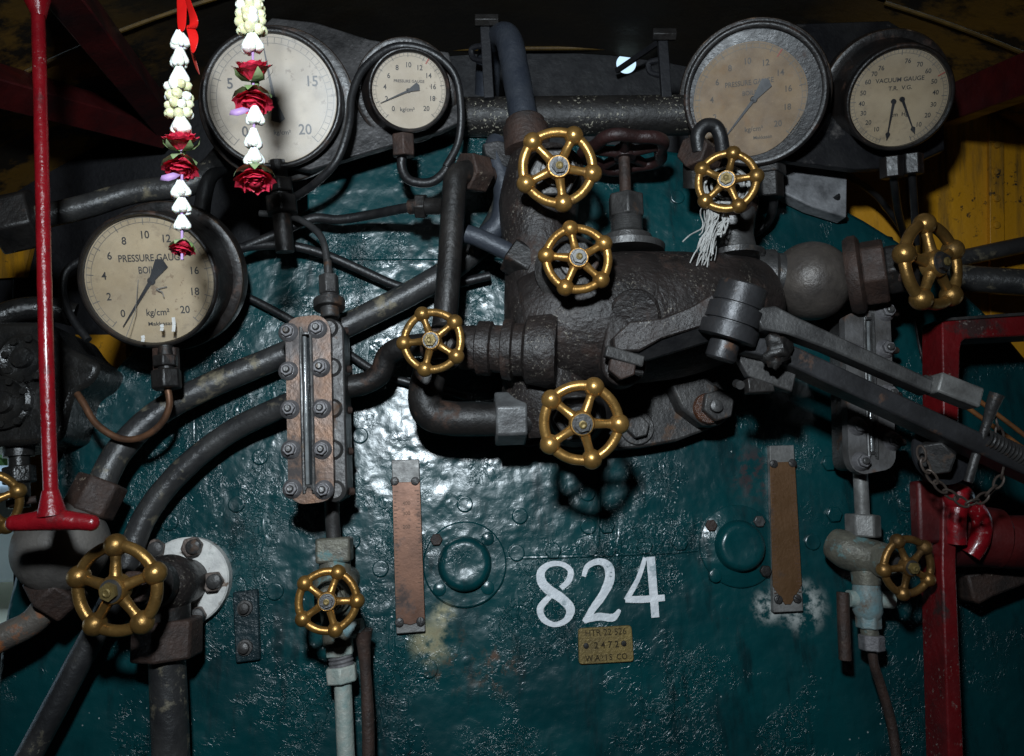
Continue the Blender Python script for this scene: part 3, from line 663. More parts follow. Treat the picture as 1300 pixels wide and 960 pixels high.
tubing('bent copper tube hanging from the lower pressure gauge', [(212, 490, 108), (215, 515, 104), (203, 540, 98), (178, 556, 92), (150, 556, 90), (122, 538, 88), (106, 512, 84), (98, 500, 80)], 4.4, mat('dull copper tube', (.20, .095, .05), (.06, .035, .025), 40, (.35, .5), .5, .1, 200))
tubing('black tube looping along the rim of the lower gauge', [(112, 432, 60), (92, 405, 56), (80, 375, 52), (84, 345, 50), (105, 330, 50)], 5)
tubing('black tube under the vacuum gauge bending back to the wall', [(1133, 214, 95), (1136, 240, 70), (1140, 268, 30), (1148, 300, -30), (1156, 330, -60)], 4.8)
tubing('black tube under the vacuum gauge, slim and hanging plumb', [(1157, 212, 95), (1159, 240, 75), (1161, 270, 50), (1163, 310, 20)], 4.8)
tubing('black cable crossing the ochre wall from the gauge bracket', [(1068, 215, 10), (1085, 228, -10), (1112, 248, -40), (1135, 276, -60), (1150, 300, -80)], 4.2)
tubing('short black cable curling at the corner of the grey bracket plate', [(1061, 248, 30), (1066, 270, 10), (1082, 288, -20), (1105, 300, -60), (1130, 305, -80)], 5)
tubing('teal black tube curving under the browned pressure gauge', [(979, 236, 70), (982, 258, 50), (976, 280, 30), (960, 295, 18), (940, 303, 10)], 5.5)
tubing('thin wire dropping behind the turned handwheel', [(1160, 390, 40), (1164, 420, 30), (1170, 450, 25), (1178, 470, 20)], 2)

# ================================================================== GAUGES
def gauge(label, f, df, Rf, b, db, Rb, Rd, dialm, numbers, extra, needles, ink=INK, glass=GLASS, nsize=.15, nrad=.70, ticks=True, tickr=(.86, .97), nt=41, bigevery=2, redtick=None, name='pressure_gauge', dial_off=(0, 0), ring=None, flip=0, stem=None, a0=228, a1=-45, rough=0, tilt=None):
    C = P(f[0], f[1], df); Bk = P(b[0], b[1], db); ax = (C - Bk).normalized(); L = (C - Bk).length; kf = S(f[0], f[1], df); kb = S(b[0], b[1], db)
    if tilt is not None: ax = tilt.normalized(); Bk = C - ax * L
    t = thing(name, label, 'gauge', Bk, 'round gauges above the boiler'); rf = Rf * kf; rb = Rb * kb; rd = Rd * kf
    part('case', G().lathe(Bk, ax, [(0, 0), (0, rb), (L * .22, rb), (L * .26, rb * .985), (L * .28, rb * .94), (L * .27, max(rf, rb * .87)), (L * .34, max(rf, rb * .86)), (L * .5, rf * 1.0), (L * .86, rf * 1.0), (L * .86, 0)], 64), CASE, t)
    part('bezel', G().lathe(Bk + ax * L * .84, ax, [(0, rf * .99), (L * .03, rf * 1.02), (L * .13, rf * 1.02), (L * .16, rf * .995), (L * .165, rf * .97), (L * .14, rd * 1.012), (L * .06, rd * 1.008)], 72), ring or CASE, t)
    part('flange_edge', G().lathe(Bk + ax * L * .20, ax, [(0, rb * 1.001), (L * .03, rb * 1.003), (L * .065, rb * .99), (L * .068, rb * .982)], 64), mat('rubbed brown edge', (.045, .030, .022), (.016, .012, .010), 60, (.3, .5), .2, .2, 260, rust=((.16, .10, .06), .2)), t)
    if stem:
        for (sx, sy, sd) in stem:
            tp = P(sx, sy, sd); part('stem_nut', G().hexa(tp + V((0, 0, .012)), tp - V((0, 0, .014)), .0145, .4), CASE if len(stem) > 1 else IRON_RUST, t, .0015)
    r, u, a = frame(ax); D = C - ax * min(.008, L * .10)
    D0 = D + r * (dial_off[0] * kf) + u * (dial_off[1] * kf); rdd = rd * (1.004 if dial_off == (0, 0) else 1)
    if dial_off != (0, 0):
        part('backing_plate', G().lathe(D - a * .003, a, [(0, rd * 1.0), (.0005, rd * 1.0), (.0005, 0)], 56), GREYPLATE, t); rdd = rd * .88
        vs_ = [D0]
        for i in range(64):
            an = 2 * math.pi * i / 64; q = rdd * (1 + .018 * noise.noise(V((math.cos(an) * 2, math.sin(an) * 2, 3))) - (.06 * max(0, math.cos(an + .75)) ** 6))
            vs_.append(D0 + r * q * math.cos(an) + u * q * math.sin(an))
        dial = part('dial', G().add(vs_, [(0, i + 1, (i + 1) % 64 + 1) for i in range(64)]), dialm, t)
    else: dial = part('dial', G().lathe(D0 - a * .001, a, [(0, rdd), (.001, rdd), (.001, 0)], 64), dialm, t)
    up = a * .0004
    def at(rad, an): return D0 + up + r * (rad * rdd * math.cos(an)) + u * (rad * rdd * math.sin(an))
    if ticks:
        g = G()
        for i in range(nt):
            an = math.radians(a0 + (a1 - a0) * i / (nt - 1)); big = i % bigevery == 0
            tr = r * math.cos(an) + u * math.sin(an); tn = -r * math.sin(an) + u * math.cos(an); w = .0005 if big else .0003
            p0, p1 = at(tickr[0] if big else tickr[0] + .05, an), at(tickr[1], an); g.flat([p0 - tn * w, p1 - tn * w, p1 + tn * w, p0 + tn * w])
        for rad in (tickr[0] + .035, tickr[1]):
            m = 60
            for i in range(m):
                b0_, b1_ = [math.radians(a0 + (a1 - a0) * (i + q) / m) for q in (0, 1)]
                g.flat([at(rad, b0_), at(rad, b1_), at(rad + .008, b1_), at(rad + .008, b0_)])
        part('scale_marking', g, INK_FAINT, dial)
    if redtick is not None:
        g = G(); an = math.radians(redtick); tn = (-r * math.sin(an) + u * math.cos(an)) * .0007; p0, p1 = at(tickr[0] - .02, an) + up, at(tickr[1] + .02, an) + up; g.flat([p0 - tn, p1 - tn, p1 + tn, p0 + tn]); part('red_mark', g, INK_RED, dial)
    g = G()
    for s, an in numbers: put_text(g, s, at(nrad, math.radians(an)), r, u, nsize * rdd, .92)
    for s, x, y, size, wd in extra: put_text(g, s, D0 + up + r * (x * rdd) + u * (y * rdd), r, u, size * rdd, wd)
    part('lettering', g, ink, dial)
    for nx, ny, an, ln, tail, style in needles:
        an = math.radians(an); o = D0 + a * .0018 + r * nx * rdd + u * ny * rdd; dr = r * math.cos(an) + u * math.sin(an); dn = -r * math.sin(an) + u * math.cos(an); R_ = rdd
        g = G().lathe(o - a * .001, a, [(0, 0), (0, .065 * R_ * (1 if style != 'thin' else .8)), (.002, .05 * R_), (.002, 0)], 20)
        g.prism([o + dn * .028 * R_ + a * .001, o + dr * ln * R_ + dn * .007 * R_ + a * .001, o + dr * ln * R_ - dn * .007 * R_ + a * .001, o - dn * .028 * R_ + a * .001], a * -.0007)
        if tail: g.prism([o + dn * .03 * R_ + a * .0012, o - dr * tail * R_ * .85 + dn * .11 * R_ + a * .0012, o - dr * tail * R_ - dn * .02 * R_ + a * .0012, o - dr * tail * R_ * .85 - dn * .11 * R_ + a * .0012, o - dn * .03 * R_ + a * .0012], a * -.0007)
        if style == 'thin':
            q = o + dr * ln * R_ * .84; g.prism([q + dn * .05 * R_ + a * .0012, q + dr * .12 * R_ + a * .0012, q - dn * .05 * R_ + a * .0012, q - dr * .06 * R_ + a * .0012], a * -.0007)
        part('needle', g, NEEDLE, t)
    part('glass', G().lathe(C - ax * .0015, ax, [(-.0, rd * 1.0), (.001, rd * .6), (.0014, 0)], 56), glass, t)
    return t
def lin(vals, a0=228, a1=-45, mx=20): return [(str(v), a0 + (a1 - a0) * v / mx) for v in vals]
full = lin(range(0, 21, 2))
gauge('large pale pressure gauge with hazy glass, needle upright, under the rose garland', (345, 125), 118, 86, (350, 123), 74, 96, 80, DIAL_W, lin([0, 5, 15, 20]), [('kg/cm²', .12, -.52, .10, 1)], [(.03, -.02, 98, .86, .36, 'fan')], glass=GLASS_HAZE, nsize=.23, nrad=.68, bigevery=10, redtick=None, tickr=(.82, .95), tilt=V((.11, -1, -.12)))
gauge('small white pressure gauge beside the large pale one on a scraped bracket', (520, 115), 128, 51, (515, 116), 78, 64, 46.5, DIAL_W, full, [('PRESSURE GAUGE', 0, .24, .105, 1), ('kg/cm²', -.06, -.50, .15, 1)], [(-.02, 0, 204, .84, .33, 'fan')], nsize=.19, nrad=.66, redtick=57, bigevery=4, stem=[(512, 184, 100)])
gauge('cream boiler pressure gauge mounted low beside the red pull rod', (187, 356), 140, 86, (220, 350), 66, 93, 81, DIAL, full, [('PRESSURE GAUGE', .05, .34, .155, .82), ('BOILER', .02, .15, .155, .75), ('kg/cm²', .07, -.52, .15, .9), ('Makkasan', .10, -.70, .085, 1.2)], [(.02, -.02, 235, .86, .40, 'fan')], nsize=.168, nrad=.70, bigevery=4, stem=[(211, 455, 100)])
gauge('browned boiler pressure gauge with slipped dial and grey backing showing', (958, 121), 128, 87, (957, 122), 76, 92, 80, DIAL_B, full, [('PRESSURE GAUGE', .0, .30, .125, .85), ('BOILER', .03, .12, .11, .9), ('kg/cm²', .05, -.52, .12, 1), ('Makkasan', .2, -.68, .085, 1)], [(.07, .0, 229, .90, .42, 'fan')], nsize=.15, nrad=.67, redtick=54, bigevery=4, ink=mat('browned print', (.085, .07, .055), None, 60, (.5, .7), 0, 0), dial_off=(-6, -5))
vac = [(str(v), a) for v, a in zip([10, 20, 30, 40, 50, 60, 70, 76], [237, 219, 201, 185, 168, 150, 135, 122])] + [(str(v), a) for v, a in zip([10, 20, 30, 40, 50, 60, 70, 76], [-52, -33, -15, 4, 22, 42, 60, 80])]
gauge('cream vacuum gauge with two slim needles before the ochre wall', (1143, 125), 140, 65, (1119, 120), 80, 78, 60, DIAL, vac, [('VACUUM GAUGE', .0, .37, .125, 1), ('T.R.  V.G.', .02, .2, .12, 1), ('cm  Hg', .05, -.34, .12, 1)], [(-.10, -.06, 264, .80, 0, 'thin'), (.07, -.03, 293, .80, 0, 'thin')], nsize=.135, nrad=.74, bigevery=5, nt=71, a0=250, a1=-70, name='vacuum_gauge', redtick=27, stem=[(1132, 212, 96), (1157, 208, 96)])
def dial_line(gz, pts, w, m, d, name):
    di = [c for c in gz.children if c.name.split('.')[0] == 'dial'][0]; g = G(); q = [P(x, y, d) for x, y in pts]
    for a_, b_ in zip(q, q[1:]):
        n_ = (b_ - a_).cross(N).normalized() * w; g.flat([a_ - n_, b_ - n_, b_ + n_, a_ + n_])
    part(name, g, m, di)
LOWG = [o for o in COL.objects if o.get('label', '').startswith('cream boiler')][0]
dial_line(LOWG, [(177, 277), (177, 300), (178, 325), (176, 350), (174, 372), (172, 395), (166, 412), (160, 428)], .0004, INK_FAINT, 132.6, 'crack')
dial_line(LOWG, [(212, 364), (198, 367), (206, 371), (208, 377)], .0006, INK_FAINT, 132.6, 'scratch')
for x_, y_, h_ in ((220, 412, 9), (205, 416, 4), (181, 430, 4)): dial_line(LOWG, [(x_, y_ - h_), (x_ + 1, y_), (x_, y_ + h_)], .0018, WHITEP, 132.7, 'paint_splash')
# brackets carrying the gauges
BR = tag(part('gauge_bracket', G().prism([P(a, b, 76) for a, b in ((300, 60), (345, 22), (400, 28), (470, 50), (570, 66), (592, 150), (560, 166), (470, 192), (392, 216), (330, 205))], IN * .012), BRACKET, None, .002), 'scraped grey steel bracket plate joining the pale and small gauges', 'bracket')
g = G(); 
for px, py in ((453, 165), (456, 176)): g.cyl(P(px, py, 76), P(px + 12, py + 2, 77.5), .0014, seg=8)
tag(part('gauge_bracket', G().prism([P(a, b, 74) for a, b in ((905, 60), (950, 26), (1000, 30), (1128, 26), (1160, 45), (1196, 70), (1200, 190), (1150, 212), (1085, 215), (1000, 204), (930, 200))], IN * .012), BRACKET_DARK, None, .002), 'dark steel bracket plate joining the browned gauge and vacuum gauge', 'bracket')
tag(part('bracket_plate', G().prism([P(a, b, 30) for a, b in ((985, 200), (1076, 208), (1075, 276), (1030, 262), (985, 240))], IN * .025), mat('blotched grey zinc', (.30, .30, .31), (.10, .10, .105), 40, (.45, .6), .2, .3, 160), None, .002), 'blotched grey plate under the gauge bracket against the ochre wall', 'bracket')
o = thing('pipe_fitting', 'black pipe fitting under the large pale gauge', 'fitting', P(352, 215, 80))
part('stem', G().cyl(P(352, 205, 85), P(362, 320, 70), .011, seg=18), IRON, o); part('hex_nut', G().hexa(P(354, 228, 84), P(356, 245, 82), .017, .3), IRON, o, .002); part('hex_nut', G().hexa(P(357, 250, 82), P(359, 272, 80), .020, .3), IRON, o, .002)
o = thing('pipe_fitting', 'two black hex nuts hanging under the cream boiler gauge', 'fitting', P(210, 445, 105))
part('stem', G().cyl(P(210, 440, 108), P(212, 492, 108), .0085, seg=18), IRON, o); part('hex_nut', G().hexa(P(210, 452, 108), P(210, 466, 108), .0135, .3), IRON, o, .0015); part('hex_nut', G().hexa(P(211, 470, 108), P(212, 494, 108), .0165, .3), IRON, o, .002)
o = thing('pipe_fitting', 'black square fitting under the browned gauge', 'fitting', P(975, 220, 70))
part('body', G().hexa(P(976, 218, 72), P(977, 252, 68), .018, .3), IRON, o, .002); part('hex_nut', G().hexa(P(975, 212, 72), P(976, 224, 72), .022, .3), IRON_GREY, o, .002)
o = tag(part('hose_bow', G().tube(L_([(888, 192, 140), (886, 172, 146), (895, 160, 150), (908, 161, 150), (915, 175, 148), (918, 198, 140)]), .0085, 14), RUBBER), 'small black bent hose arching over the rope tied valve', 'hose')
o = thing('pipe_coupling', 'brown hex coupling behind the rope tied valve', 'coupling', P(885, 200, 120)); part('hex_nut', G().hexa(P(900, 205, 110), P(878, 190, 138), .021, .2), IRON_RUST, o, .002); part('barrel', G().cyl(P(884, 238, 100), P(884, 195, 118), .016), IRON, o)
o = thing('tube_fitting', 'small black hex fitting on the side tee of the upright pipe', 'fitting', P(535, 262, 96)); part('hex_nut', G().hexa(P(528, 262, 96), P(541, 262, 98), .0155, .2), IRON, o, .0015); part('barrel', G().cyl(P(520, 263, 92), P(530, 262, 96), .009), IRON, o)

# ================================================================== TOP SHAFT, STRAPS
SH = tag(part('cross_shaft', G().cyl(Q(470, 150, .05), Q(905, 146, .03), .026, seg=30), BLACK_FLECK), 'black horizontal shaft with flaking pale paint above the turret', 'shaft')
for px, lab, top in ((617, 'black upright strap with bolt behind the bent blue grey pipe', 18), (842, 'black upright strap with bolt beside the round window', 36)):
    o = thing('hanger_strap', lab, 'strap', Q(px, 125, .03), 'straps over the shaft'); part('strap', G().bar(Q(px - 2, top + 4, .04), Q(px + 4, 126, .02), .013, .010, V((0, -1, 0))), BLACK, o, .001)
    part('bolt', G().hexa(Q(px - 14, top + 8, .03), Q(px + 16, top + 8, .03), .0085, .2), IRON, o, .001); part('clip', G().tube([Q(px - 4, top + 40, .06), Q(px - 18, top + 44, .07), Q(px - 16, top + 56, .07), Q(px - 2, top + 60, .06)], .004, 8), BLACK, o)
tag(part('diagonal_stay', G().bar(Q(783, 90, .34), Q(842, 50, .26), .008, .008, V((0, -1, 0))), BLACK), 'black slanting stay bar crossing the round window', 'stay bar')
tag(part('cab_rail', G().cyl(Q(560, 62, .36), Q(905, 60, .36), .004, seg=10), GOLDLINE), 'thin dark yellow line moulding above the round window', 'moulding')

# ================================================================== REGULATOR LEVER
RG = thing('regulator_lever', 'grey steel regulator lever with square handle end on a stacked pivot', 'lever', P(925, 400, 190))
a = P(944, 362, 222); b = P(915, 452, 206); axl = (b - a).normalized(); k = .00078
g = G().lathe(a, axl, [(0, 0), (0, 30 * k), (2 * k, 32 * k), (27 * k, 33 * k), (28 * k, 31 * k), (30 * k, 31 * k), (31 * k, 36 * k), (52 * k, 36 * k), (53 * k, 33 * k), (55 * k, 33 * k), (56 * k, 38 * k), (74 * k, 38 * k), (76 * k, 34 * k), (76 * k, 0)], 44)
PV = mat('oiled blue black steel', (.050, .049, .052), (.028, .027, .028), 30, (.34, .5), .45, .2, 200, rust=((.12, .06, .035), .1))
part('pivot_boss', g, PV, RG); part('pivot_pin', G().lathe(a + axl * 74 * k, axl, [(0, 0), (0, 20 * k), (27 * k, 20 * k), (29 * k, 18 * k), (29 * k, 0)], 30), PV, RG)
upv = -axl
part('upper_arm', G().prism([P(*q) for q in ((955, 392, 232), (985, 388, 236), (1012, 402, 236), (1060, 424, 236), (1185, 482, 236), (1183, 500, 236), (1050, 442, 236), (1000, 424, 234), (968, 418, 232))], IN * .022), STEEL, RG, .002)
hb = P(1211, 497, 236); hx_ = (P(1240, 508, 236) - P(1184, 486, 236)).normalized(); hz_ = N.cross(hx_)
part('handle_block', G().box(hb, hx_ * .0225, N * .012, hz_ * .0105), TIN, RG, .0022)
o = part('handle_neck', G().cyl(P(1172, 484, 228), P(1190, 490, 230), .007, seg=16), STEEL, RG)
g = G().prism([P(*q) for q in ((950, 428, 214), (990, 430, 216), (1120, 490, 216), (1330, 588, 214), (1330, 616, 214), (1120, 518, 214), (985, 456, 212), (945, 446, 212))], IN * .030); part('lower_bar', g, PV, RG, .002)
g = G().prism([P(*q) for q in ((930, 442, 190), (988, 450, 194), (1014, 464, 194), (1006, 498, 192), (950, 478, 190))], IN * .012); part('latch_plate', g, IRON_GREY, RG, .0015)
part('latch_lug', G().box(P(963, 490, 182), EX * .014, N * .008, EZ * .008), IRON, RG, .0015); part('latch_pin', G().cyl(P(935, 487, 184), P(940, 489, 196), .0045), IRON_GREY, RG)
g = G()
for i in range(5): g.sphere(P(986 + random.uniform(-12, 12), 446 + random.uniform(-12, 14), 222), .006 * random.uniform(.6, 1.2), 10, 7, sc=(1.2, 1, .8))
g = G().sphere(P(988, 446, 220), .013, 26, 18, sc=(1.0, .7, 1.15)); c_ = P(988, 446, 220)
g.v = [tuple(c_ + (V(p) - c_) * (1 + .6 * noise.noise(V(p) * 110) + .18 * noise.noise(V(p) * 420))) for p in g.v]
part('grease_lump', g, IRON, RG)
# arm from oval boss to the pivot
AR = thing('connecting_arm', 'black flat arm pinned in the oval boss leading to the lever pivot', 'arm', P(800, 440, 180))
part('arm_bar', G().prism([P(*q) for q in ((778, 428, 192), (800, 408, 198), (840, 404, 204), (880, 388, 212), (905, 372, 214), (918, 400, 212), (900, 412, 210), (840, 430, 204), (812, 446, 196), (780, 446, 190))], IN * .020), IRON_SPECK, AR, .002)
part('arm_underside', G().prism([P(*q) for q in ((800, 440, 194), (900, 412, 208), (905, 432, 196), (812, 460, 182))], IN * .012), RUBBER, AR, .001)
part('clevis_key', G().bar(P(768, 446, 196), P(816, 460, 192), .012, .010, N), IRON_GREY, AR, .0015); part('clevis_nut', G().nut(P(788, 466, 184), N, .0155, .012, .3), IRON_RUST, AR, .0015); part('split_pin', G().cyl(P(776, 468, 190), P(816, 474, 190), .003, seg=8), IRON, AR)
# chain, peg, spring, bolt
CH = thing('safety_chain', 'thin rusty chain hanging in a loop below the regulator bar', 'chain', P(1225, 640, 200))
path = L_([(1168, 566, 205), (1172, 588, 204), (1186, 612, 203), (1208, 630, 202), (1232, 643, 202), (1254, 628, 202), (1270, 612, 202), (1276, 596, 203), (1274, 572, 206), (1268, 548, 210), (1264, 530, 212)])
ln = [(path[i + 1] - path[i]).length for i in range(len(path) - 1)]; tot = sum(ln); NL = 15; kk = 0; CHM = mat('rusty chain wire', (.10, .075, .06), (.05, .035, .03), 80, (.4, .6), .4, .2, 300)
def along(s_):
    for i, l in enumerate(ln):
        if s_ <= l: return path[i].lerp(path[i + 1], s_ / l)
        s_ -= l
    return path[-1]
for i in range(NL):
    p0 = along(tot * i / NL - 0); p1 = along(min(tot, tot * (i + 1.25) / NL)); c = (p0 + p1) / 2; h = (p1 - p0) / 2; w = N.cross(h).normalized() if i % 2 else (N * .8 + N.cross(h).normalized() * .6).normalized(); w = w * .0042
    pts_ = [c + h * math.cos(q) * (1.0) + w * math.sin(q) for q in [2 * math.pi * j / 10 for j in range(10)]]
    part('link', G().tube(pts_, .0013, 7, 3, closed=True), CHM, CH)
tag(part('locking_peg', G().tube(L_([(1266, 500, 226), (1260, 515, 222), (1252, 540, 214), (1240, 575, 206), (1229, 612, 200)]), .0048, 12, rs=[1.6, 1.35, .95, .95, .95]), IRON_GREY), 'slim steel locking peg standing through the regulator bar', 'peg')
sp_a, sp_b = P(1250, 556, 210), P(1315, 588, 212); axs = (sp_b - sp_a).normalized(); r_, u_, _ = frame(axs)
tag(part('coil_spring', G().tube([sp_a + axs * ((sp_b - sp_a).length * i / 110) + (r_ * math.cos(i * .8) + u_ * math.sin(i * .8)) * .0085 for i in range(111)], .0017, 7, 2), IRON_GREY), 'dark coil spring lying along the regulator bar', 'spring')
tag(part('peg_bolt', G().nut(P(1190, 577, 170), (P(1190, 577, 170) - P(1192, 570, 150)), .019, .02, .2), IRON_GREY, None, .002), 'large grey hex bolt head under the regulator bar', 'bolt')
tag(part('disc_plate', G().lathe(P(1195, 575, 160), N, [(0, 0), (0, .034), (.004, .034), (.004, 0)], 40), BLACK), 'black round plate behind the grey hex bolt head', 'disc')
RW = mat('rusty orange rod', (.26, .10, .03), (.12, .05, .02), 50, (.45, .6), .2, .2, 260)
tag(part('rusty_rod', G().cyl(P(1238, 505, 120), P(1330, 575, 120), .0028, seg=10), RW), 'thin rusty orange rod behind the handle block', 'rod', 'rusty rods'); tag(part('rusty_rod', G().cyl(P(1226, 516, 122), P(1330, 592, 122), .0028, seg=10), RW), 'thin rusty orange rod just below its twin behind the peg', 'rod', 'rusty rods')

# ================================================================== SIGHT GLASSES
def rrect(pts, r, d, n=5):
    """rounded quadrilateral in pixel space -> world points"""
    out = []; m = len(pts)
    for i in range(m):
        p, a, b = pts[i], pts[i - 1], pts[(i + 1) % m]
        da = math.hypot(a[0] - p[0], a[1] - p[1]); db = math.hypot(b[0] - p[0], b[1] - p[1])
        A = (p[0] + (a[0] - p[0]) * r / da, p[1] + (a[1] - p[1]) * r / da); B = (p[0] + (b[0] - p[0]) * r / db, p[1] + (b[1] - p[1]) * r / db)
        for k in range(n + 1):
            t = k / n; out.append(P((1 - t) ** 2 * A[0] + 2 * t * (1 - t) * p[0] + t * t * B[0], (1 - t) ** 2 * A[1] + 2 * t * (1 - t) * p[1] + t * t * B[1], d))
    return out
bolt_me = {}
def sight_glass(label, q, bolts, slot, m_front, m_body, dF, dB, side, boltm):
    """q: front plate corners tl,tr,br,bl"""
    cxp = sum(p[0] for p in q) / 4; cyp = sum(p[1] for p in q) / 4
    t = thing('sight_glass', label, 'sight glass', P(cxp, cyp, dB), 'bolted water sight glasses')
    (tl, tr, br, bl) = q; (s0, s1, sw) = slot
    # cover in two cheeks and two end caps so the slot is a real opening
    hw = sw / 2
    sl = lambda y: s0[0] + (s1[0] - s0[0]) * (y - s0[1]) / (s1[1] - s0[1])
    th = IN * .014
    def lerp(a, b, t_): return (a[0] + (b[0] - a[0]) * t_, a[1] + (b[1] - a[1]) * t_)
    L0 = lerp(tl, bl, (s0[1] - tl[1]) / (bl[1] - tl[1])); L1 = lerp(tl, bl, (s1[1] - tl[1]) / (bl[1] - tl[1])); R0 = lerp(tr, br, (s0[1] - tr[1]) / (br[1] - tr[1])); R1 = lerp(tr, br, (s1[1] - tr[1]) / (br[1] - tr[1]))
    rnd = 20
    def arc_top(n=6): return [lerp(lerp(L0, (tl[0], tl[1]), k / n), lerp((tl[0], tl[1]), (tl[0] + rnd, tl[1] - 2), k / n), k / n) for k in range(n + 1)] + [lerp(lerp((tr[0] - rnd, tr[1] - 2), (tr[0], tr[1]), k / n), lerp((tr[0], tr[1]), R0, k / n), k / n) for k in range(n + 1)]
    def arc_bot(n=6): return [lerp(lerp(R1, (br[0], br[1]), k / n), lerp((br[0], br[1]), (br[0] - rnd, br[1] + 2), k / n), k / n) for k in range(n + 1)] + [lerp(lerp((bl[0] + rnd, bl[1] + 2), (bl[0], bl[1]), k / n), lerp((bl[0], bl[1]), L1, k / n), k / n) for k in range(n + 1)]
    cov = [(s0[0] - hw, s0[1] + 4), (s0[0], s0[1] - 2), (s0[0] + hw, s0[1] + 4)]
    outer = arc_top() + arc_bot()
    inner = [(s0[0] - hw, s0[1] + 6), (s0[0] - hw * .6, s0[1]), (s0[0] + hw * .6, s0[1]), (s0[0] + hw, s0[1] + 6), (s1[0] + hw, s1[1] - 6), (s1[0] + hw * .6, s1[1]), (s1[0] - hw * .6, s1[1]), (s1[0] - hw, s1[1] - 6)]
    # bridge polygon: outer loop starts at L0 (left, slot top) -> clockwise ; cut along the slot-top left
    poly = outer + [outer[0], inner[0]] + list(reversed(inner[1:])) + [inner[0]]
    n_o = len(outer); n_i = len(inner)
    import bmesh
    bm = bmesh.new(); vo = [bm.verts.new(P(x, y, dF)) for x, y in outer]; vi = [bm.verts.new(P(x, y, dF)) for x, y in inner]
    ed = [bm.edges.new((vo[i], vo[(i + 1) % n_o])) for i in range(n_o)] + [bm.edges.new((vi[i], vi[(i + 1) % n_i])) for i in range(n_i)]
    bmesh.ops.triangle_fill(bm, use_beauty=True, edges=ed)
    g = G(); bm.verts.index_update(); vsv = [v.co.copy() for v in bm.verts]; fsv = [tuple(v.index for v in f.verts) for f in bm.faces]; bm.free()
    g.add(vsv, fsv); nv_ = len(vsv); g.add([v + th for v in vsv], [f[::-1] for f in fsv])
    g.f += [(i, (i + 1) % n_o, (i + 1) % n_o + nv_, i + nv_) for i in range(n_o)] + [(n_o + i, n_o + (i + 1) % n_i, n_o + (i + 1) % n_i + nv_, n_o + i + nv_) for i in range(n_i)]
    cover = part('cover_plate', g, m_front, t, 0, 30)
    # lip round the slot, glass set deep
    part('slot_lip', G().tube([P(x, y, dF + .5) for x, y in inner], .0019, 8, 3, closed=True), STEEL, cover)
    part('glass_tube', G().cyl(P(s0[0] - 1.5, s0[1] + 2, dF - 6), P(s1[0] - 1.5, s1[1] - 2, dF - 6), .0024, seg=14), mat('milky glass tube', (.20, .21, .21), (.10, .10, .10), 60, (.08, .15), 0, .05, 100), t)
    part('glass', G().prism([P(x, y, dF - 9) for x, y in ((s0[0] - hw, s0[1]), (s0[0] + hw, s0[1]), (s1[0] + hw, s1[1]), (s1[0] - hw, s1[1]))], IN * .004), mat('thick dark gauge glass', (.030, .034, .036), (.012, .013, .014), 40, (.06, .12), 0, .03, 100, spec=.8), t)
    # body behind, wider on one side, with bolt ears
    bx_ = [(tl[0] + 1, tl[1] + 3), (tr[0] + side, tr[1] + 3), (br[0] + side, br[1] - 3), (bl[0] + 1, bl[1] - 3)]
    part('body', G().prism(rrect(bx_, 16, dF - 15), IN * ((dF - 15 - dB) / 1000)), m_body, t, .002)
    for i, (bxp, byp) in enumerate(bolts):
        c = P(bxp, byp, dF); k = S(bxp, byp, dF)
        w = part('bolt_washer', G().lathe(c, N, [(0, 0), (0, 12.5 * k), (.002, 11.5 * k), (.006, 8.5 * k), (.006, 0)], 22), boltm, t)
        part('bolt_nut', G().nut(c + N * .005, N, 8.2 * k, .006, random.uniform(0, 1)), boltm, w, .0009); part('bolt_end', G().lathe(c + N * .011, N, [(0, 0), (0, 4.6 * k), (.003, 4.3 * k), (.004, 3 * k), (.004, 0)], 14), STEEL, w)
        if bxp > cxp:
            e = P(bxp + side * .9, byp + 1, dF - 22); part('body_ear', G().lathe(e + IN * .012, N, [(0, 0), (0, .0125), (.018, .012), (.022, .008), (.022, 0)], 20), m_body, t)
            part('stud_end', G().cyl(P(bxp + side + 14, byp + 2, dF - 40), P(bxp + side + 20, byp + 2, dF - 44), .0045, seg=10), IRON_RUST, t)
    return t
lg = [(366, 422), (366, 471), (368, 520), (369, 571), (371, 621), (403, 418), (407, 467), (408, 519), (409, 571), (411, 622)]
BOLTG = mat('dusty grey bolt', (.20, .19, .195), (.11, .104, .108), 90, (.45, .65), .3, .4, 300)
SG = sight_glass('bronze faced sight glass with ten grey bolts and long slot', ((362, 404), (419, 402), (424, 636), (366, 638)), lg, ((388, 424), (392, 617), 13), COPPER_HOT, IRON_GREY, 118, 50, 17, BOLTG)
# top fitting on that sight glass
for (nm, a, b, r, seg) in (('fitting_flange', (418, 392), (418, 381), 20, 0), ('fitting_neck', (419, 404), (418, 374), 12, 0), ('fitting_nut', (418, 374), (417, 350), 13, 6), ('fitting_tip', (417, 352), (416, 330), 5, 0)):
    pa, pb = P(*a, 86), P(*b, 84); k = S(*a, 86)
    part(nm, G().hexa(pa, pb, r * k, .2) if seg else G().cyl(pa, pb, r * k), IRON_GREY, SG, .0014)
rg = [(1086, 448), (1087, 500), (1088, 541), (1093, 586), (1124, 443), (1124, 396), (1128, 500), (1133, 560)]
SG2 = sight_glass('grey dusty sight glass half hidden behind the regulator lever', ((1072, 398), (1130, 392), (1138, 596), (1078, 600)), rg, ((1103, 405), (1108, 575), 11), mat('dusty grey bronze', (.15, .145, .145), (.07, .064, .060), 30, (.45, .65), .3, .3, 200, rust=((.14, .075, .05), .15)), IRON_GREY, 90, 30, -6, BOLTG)

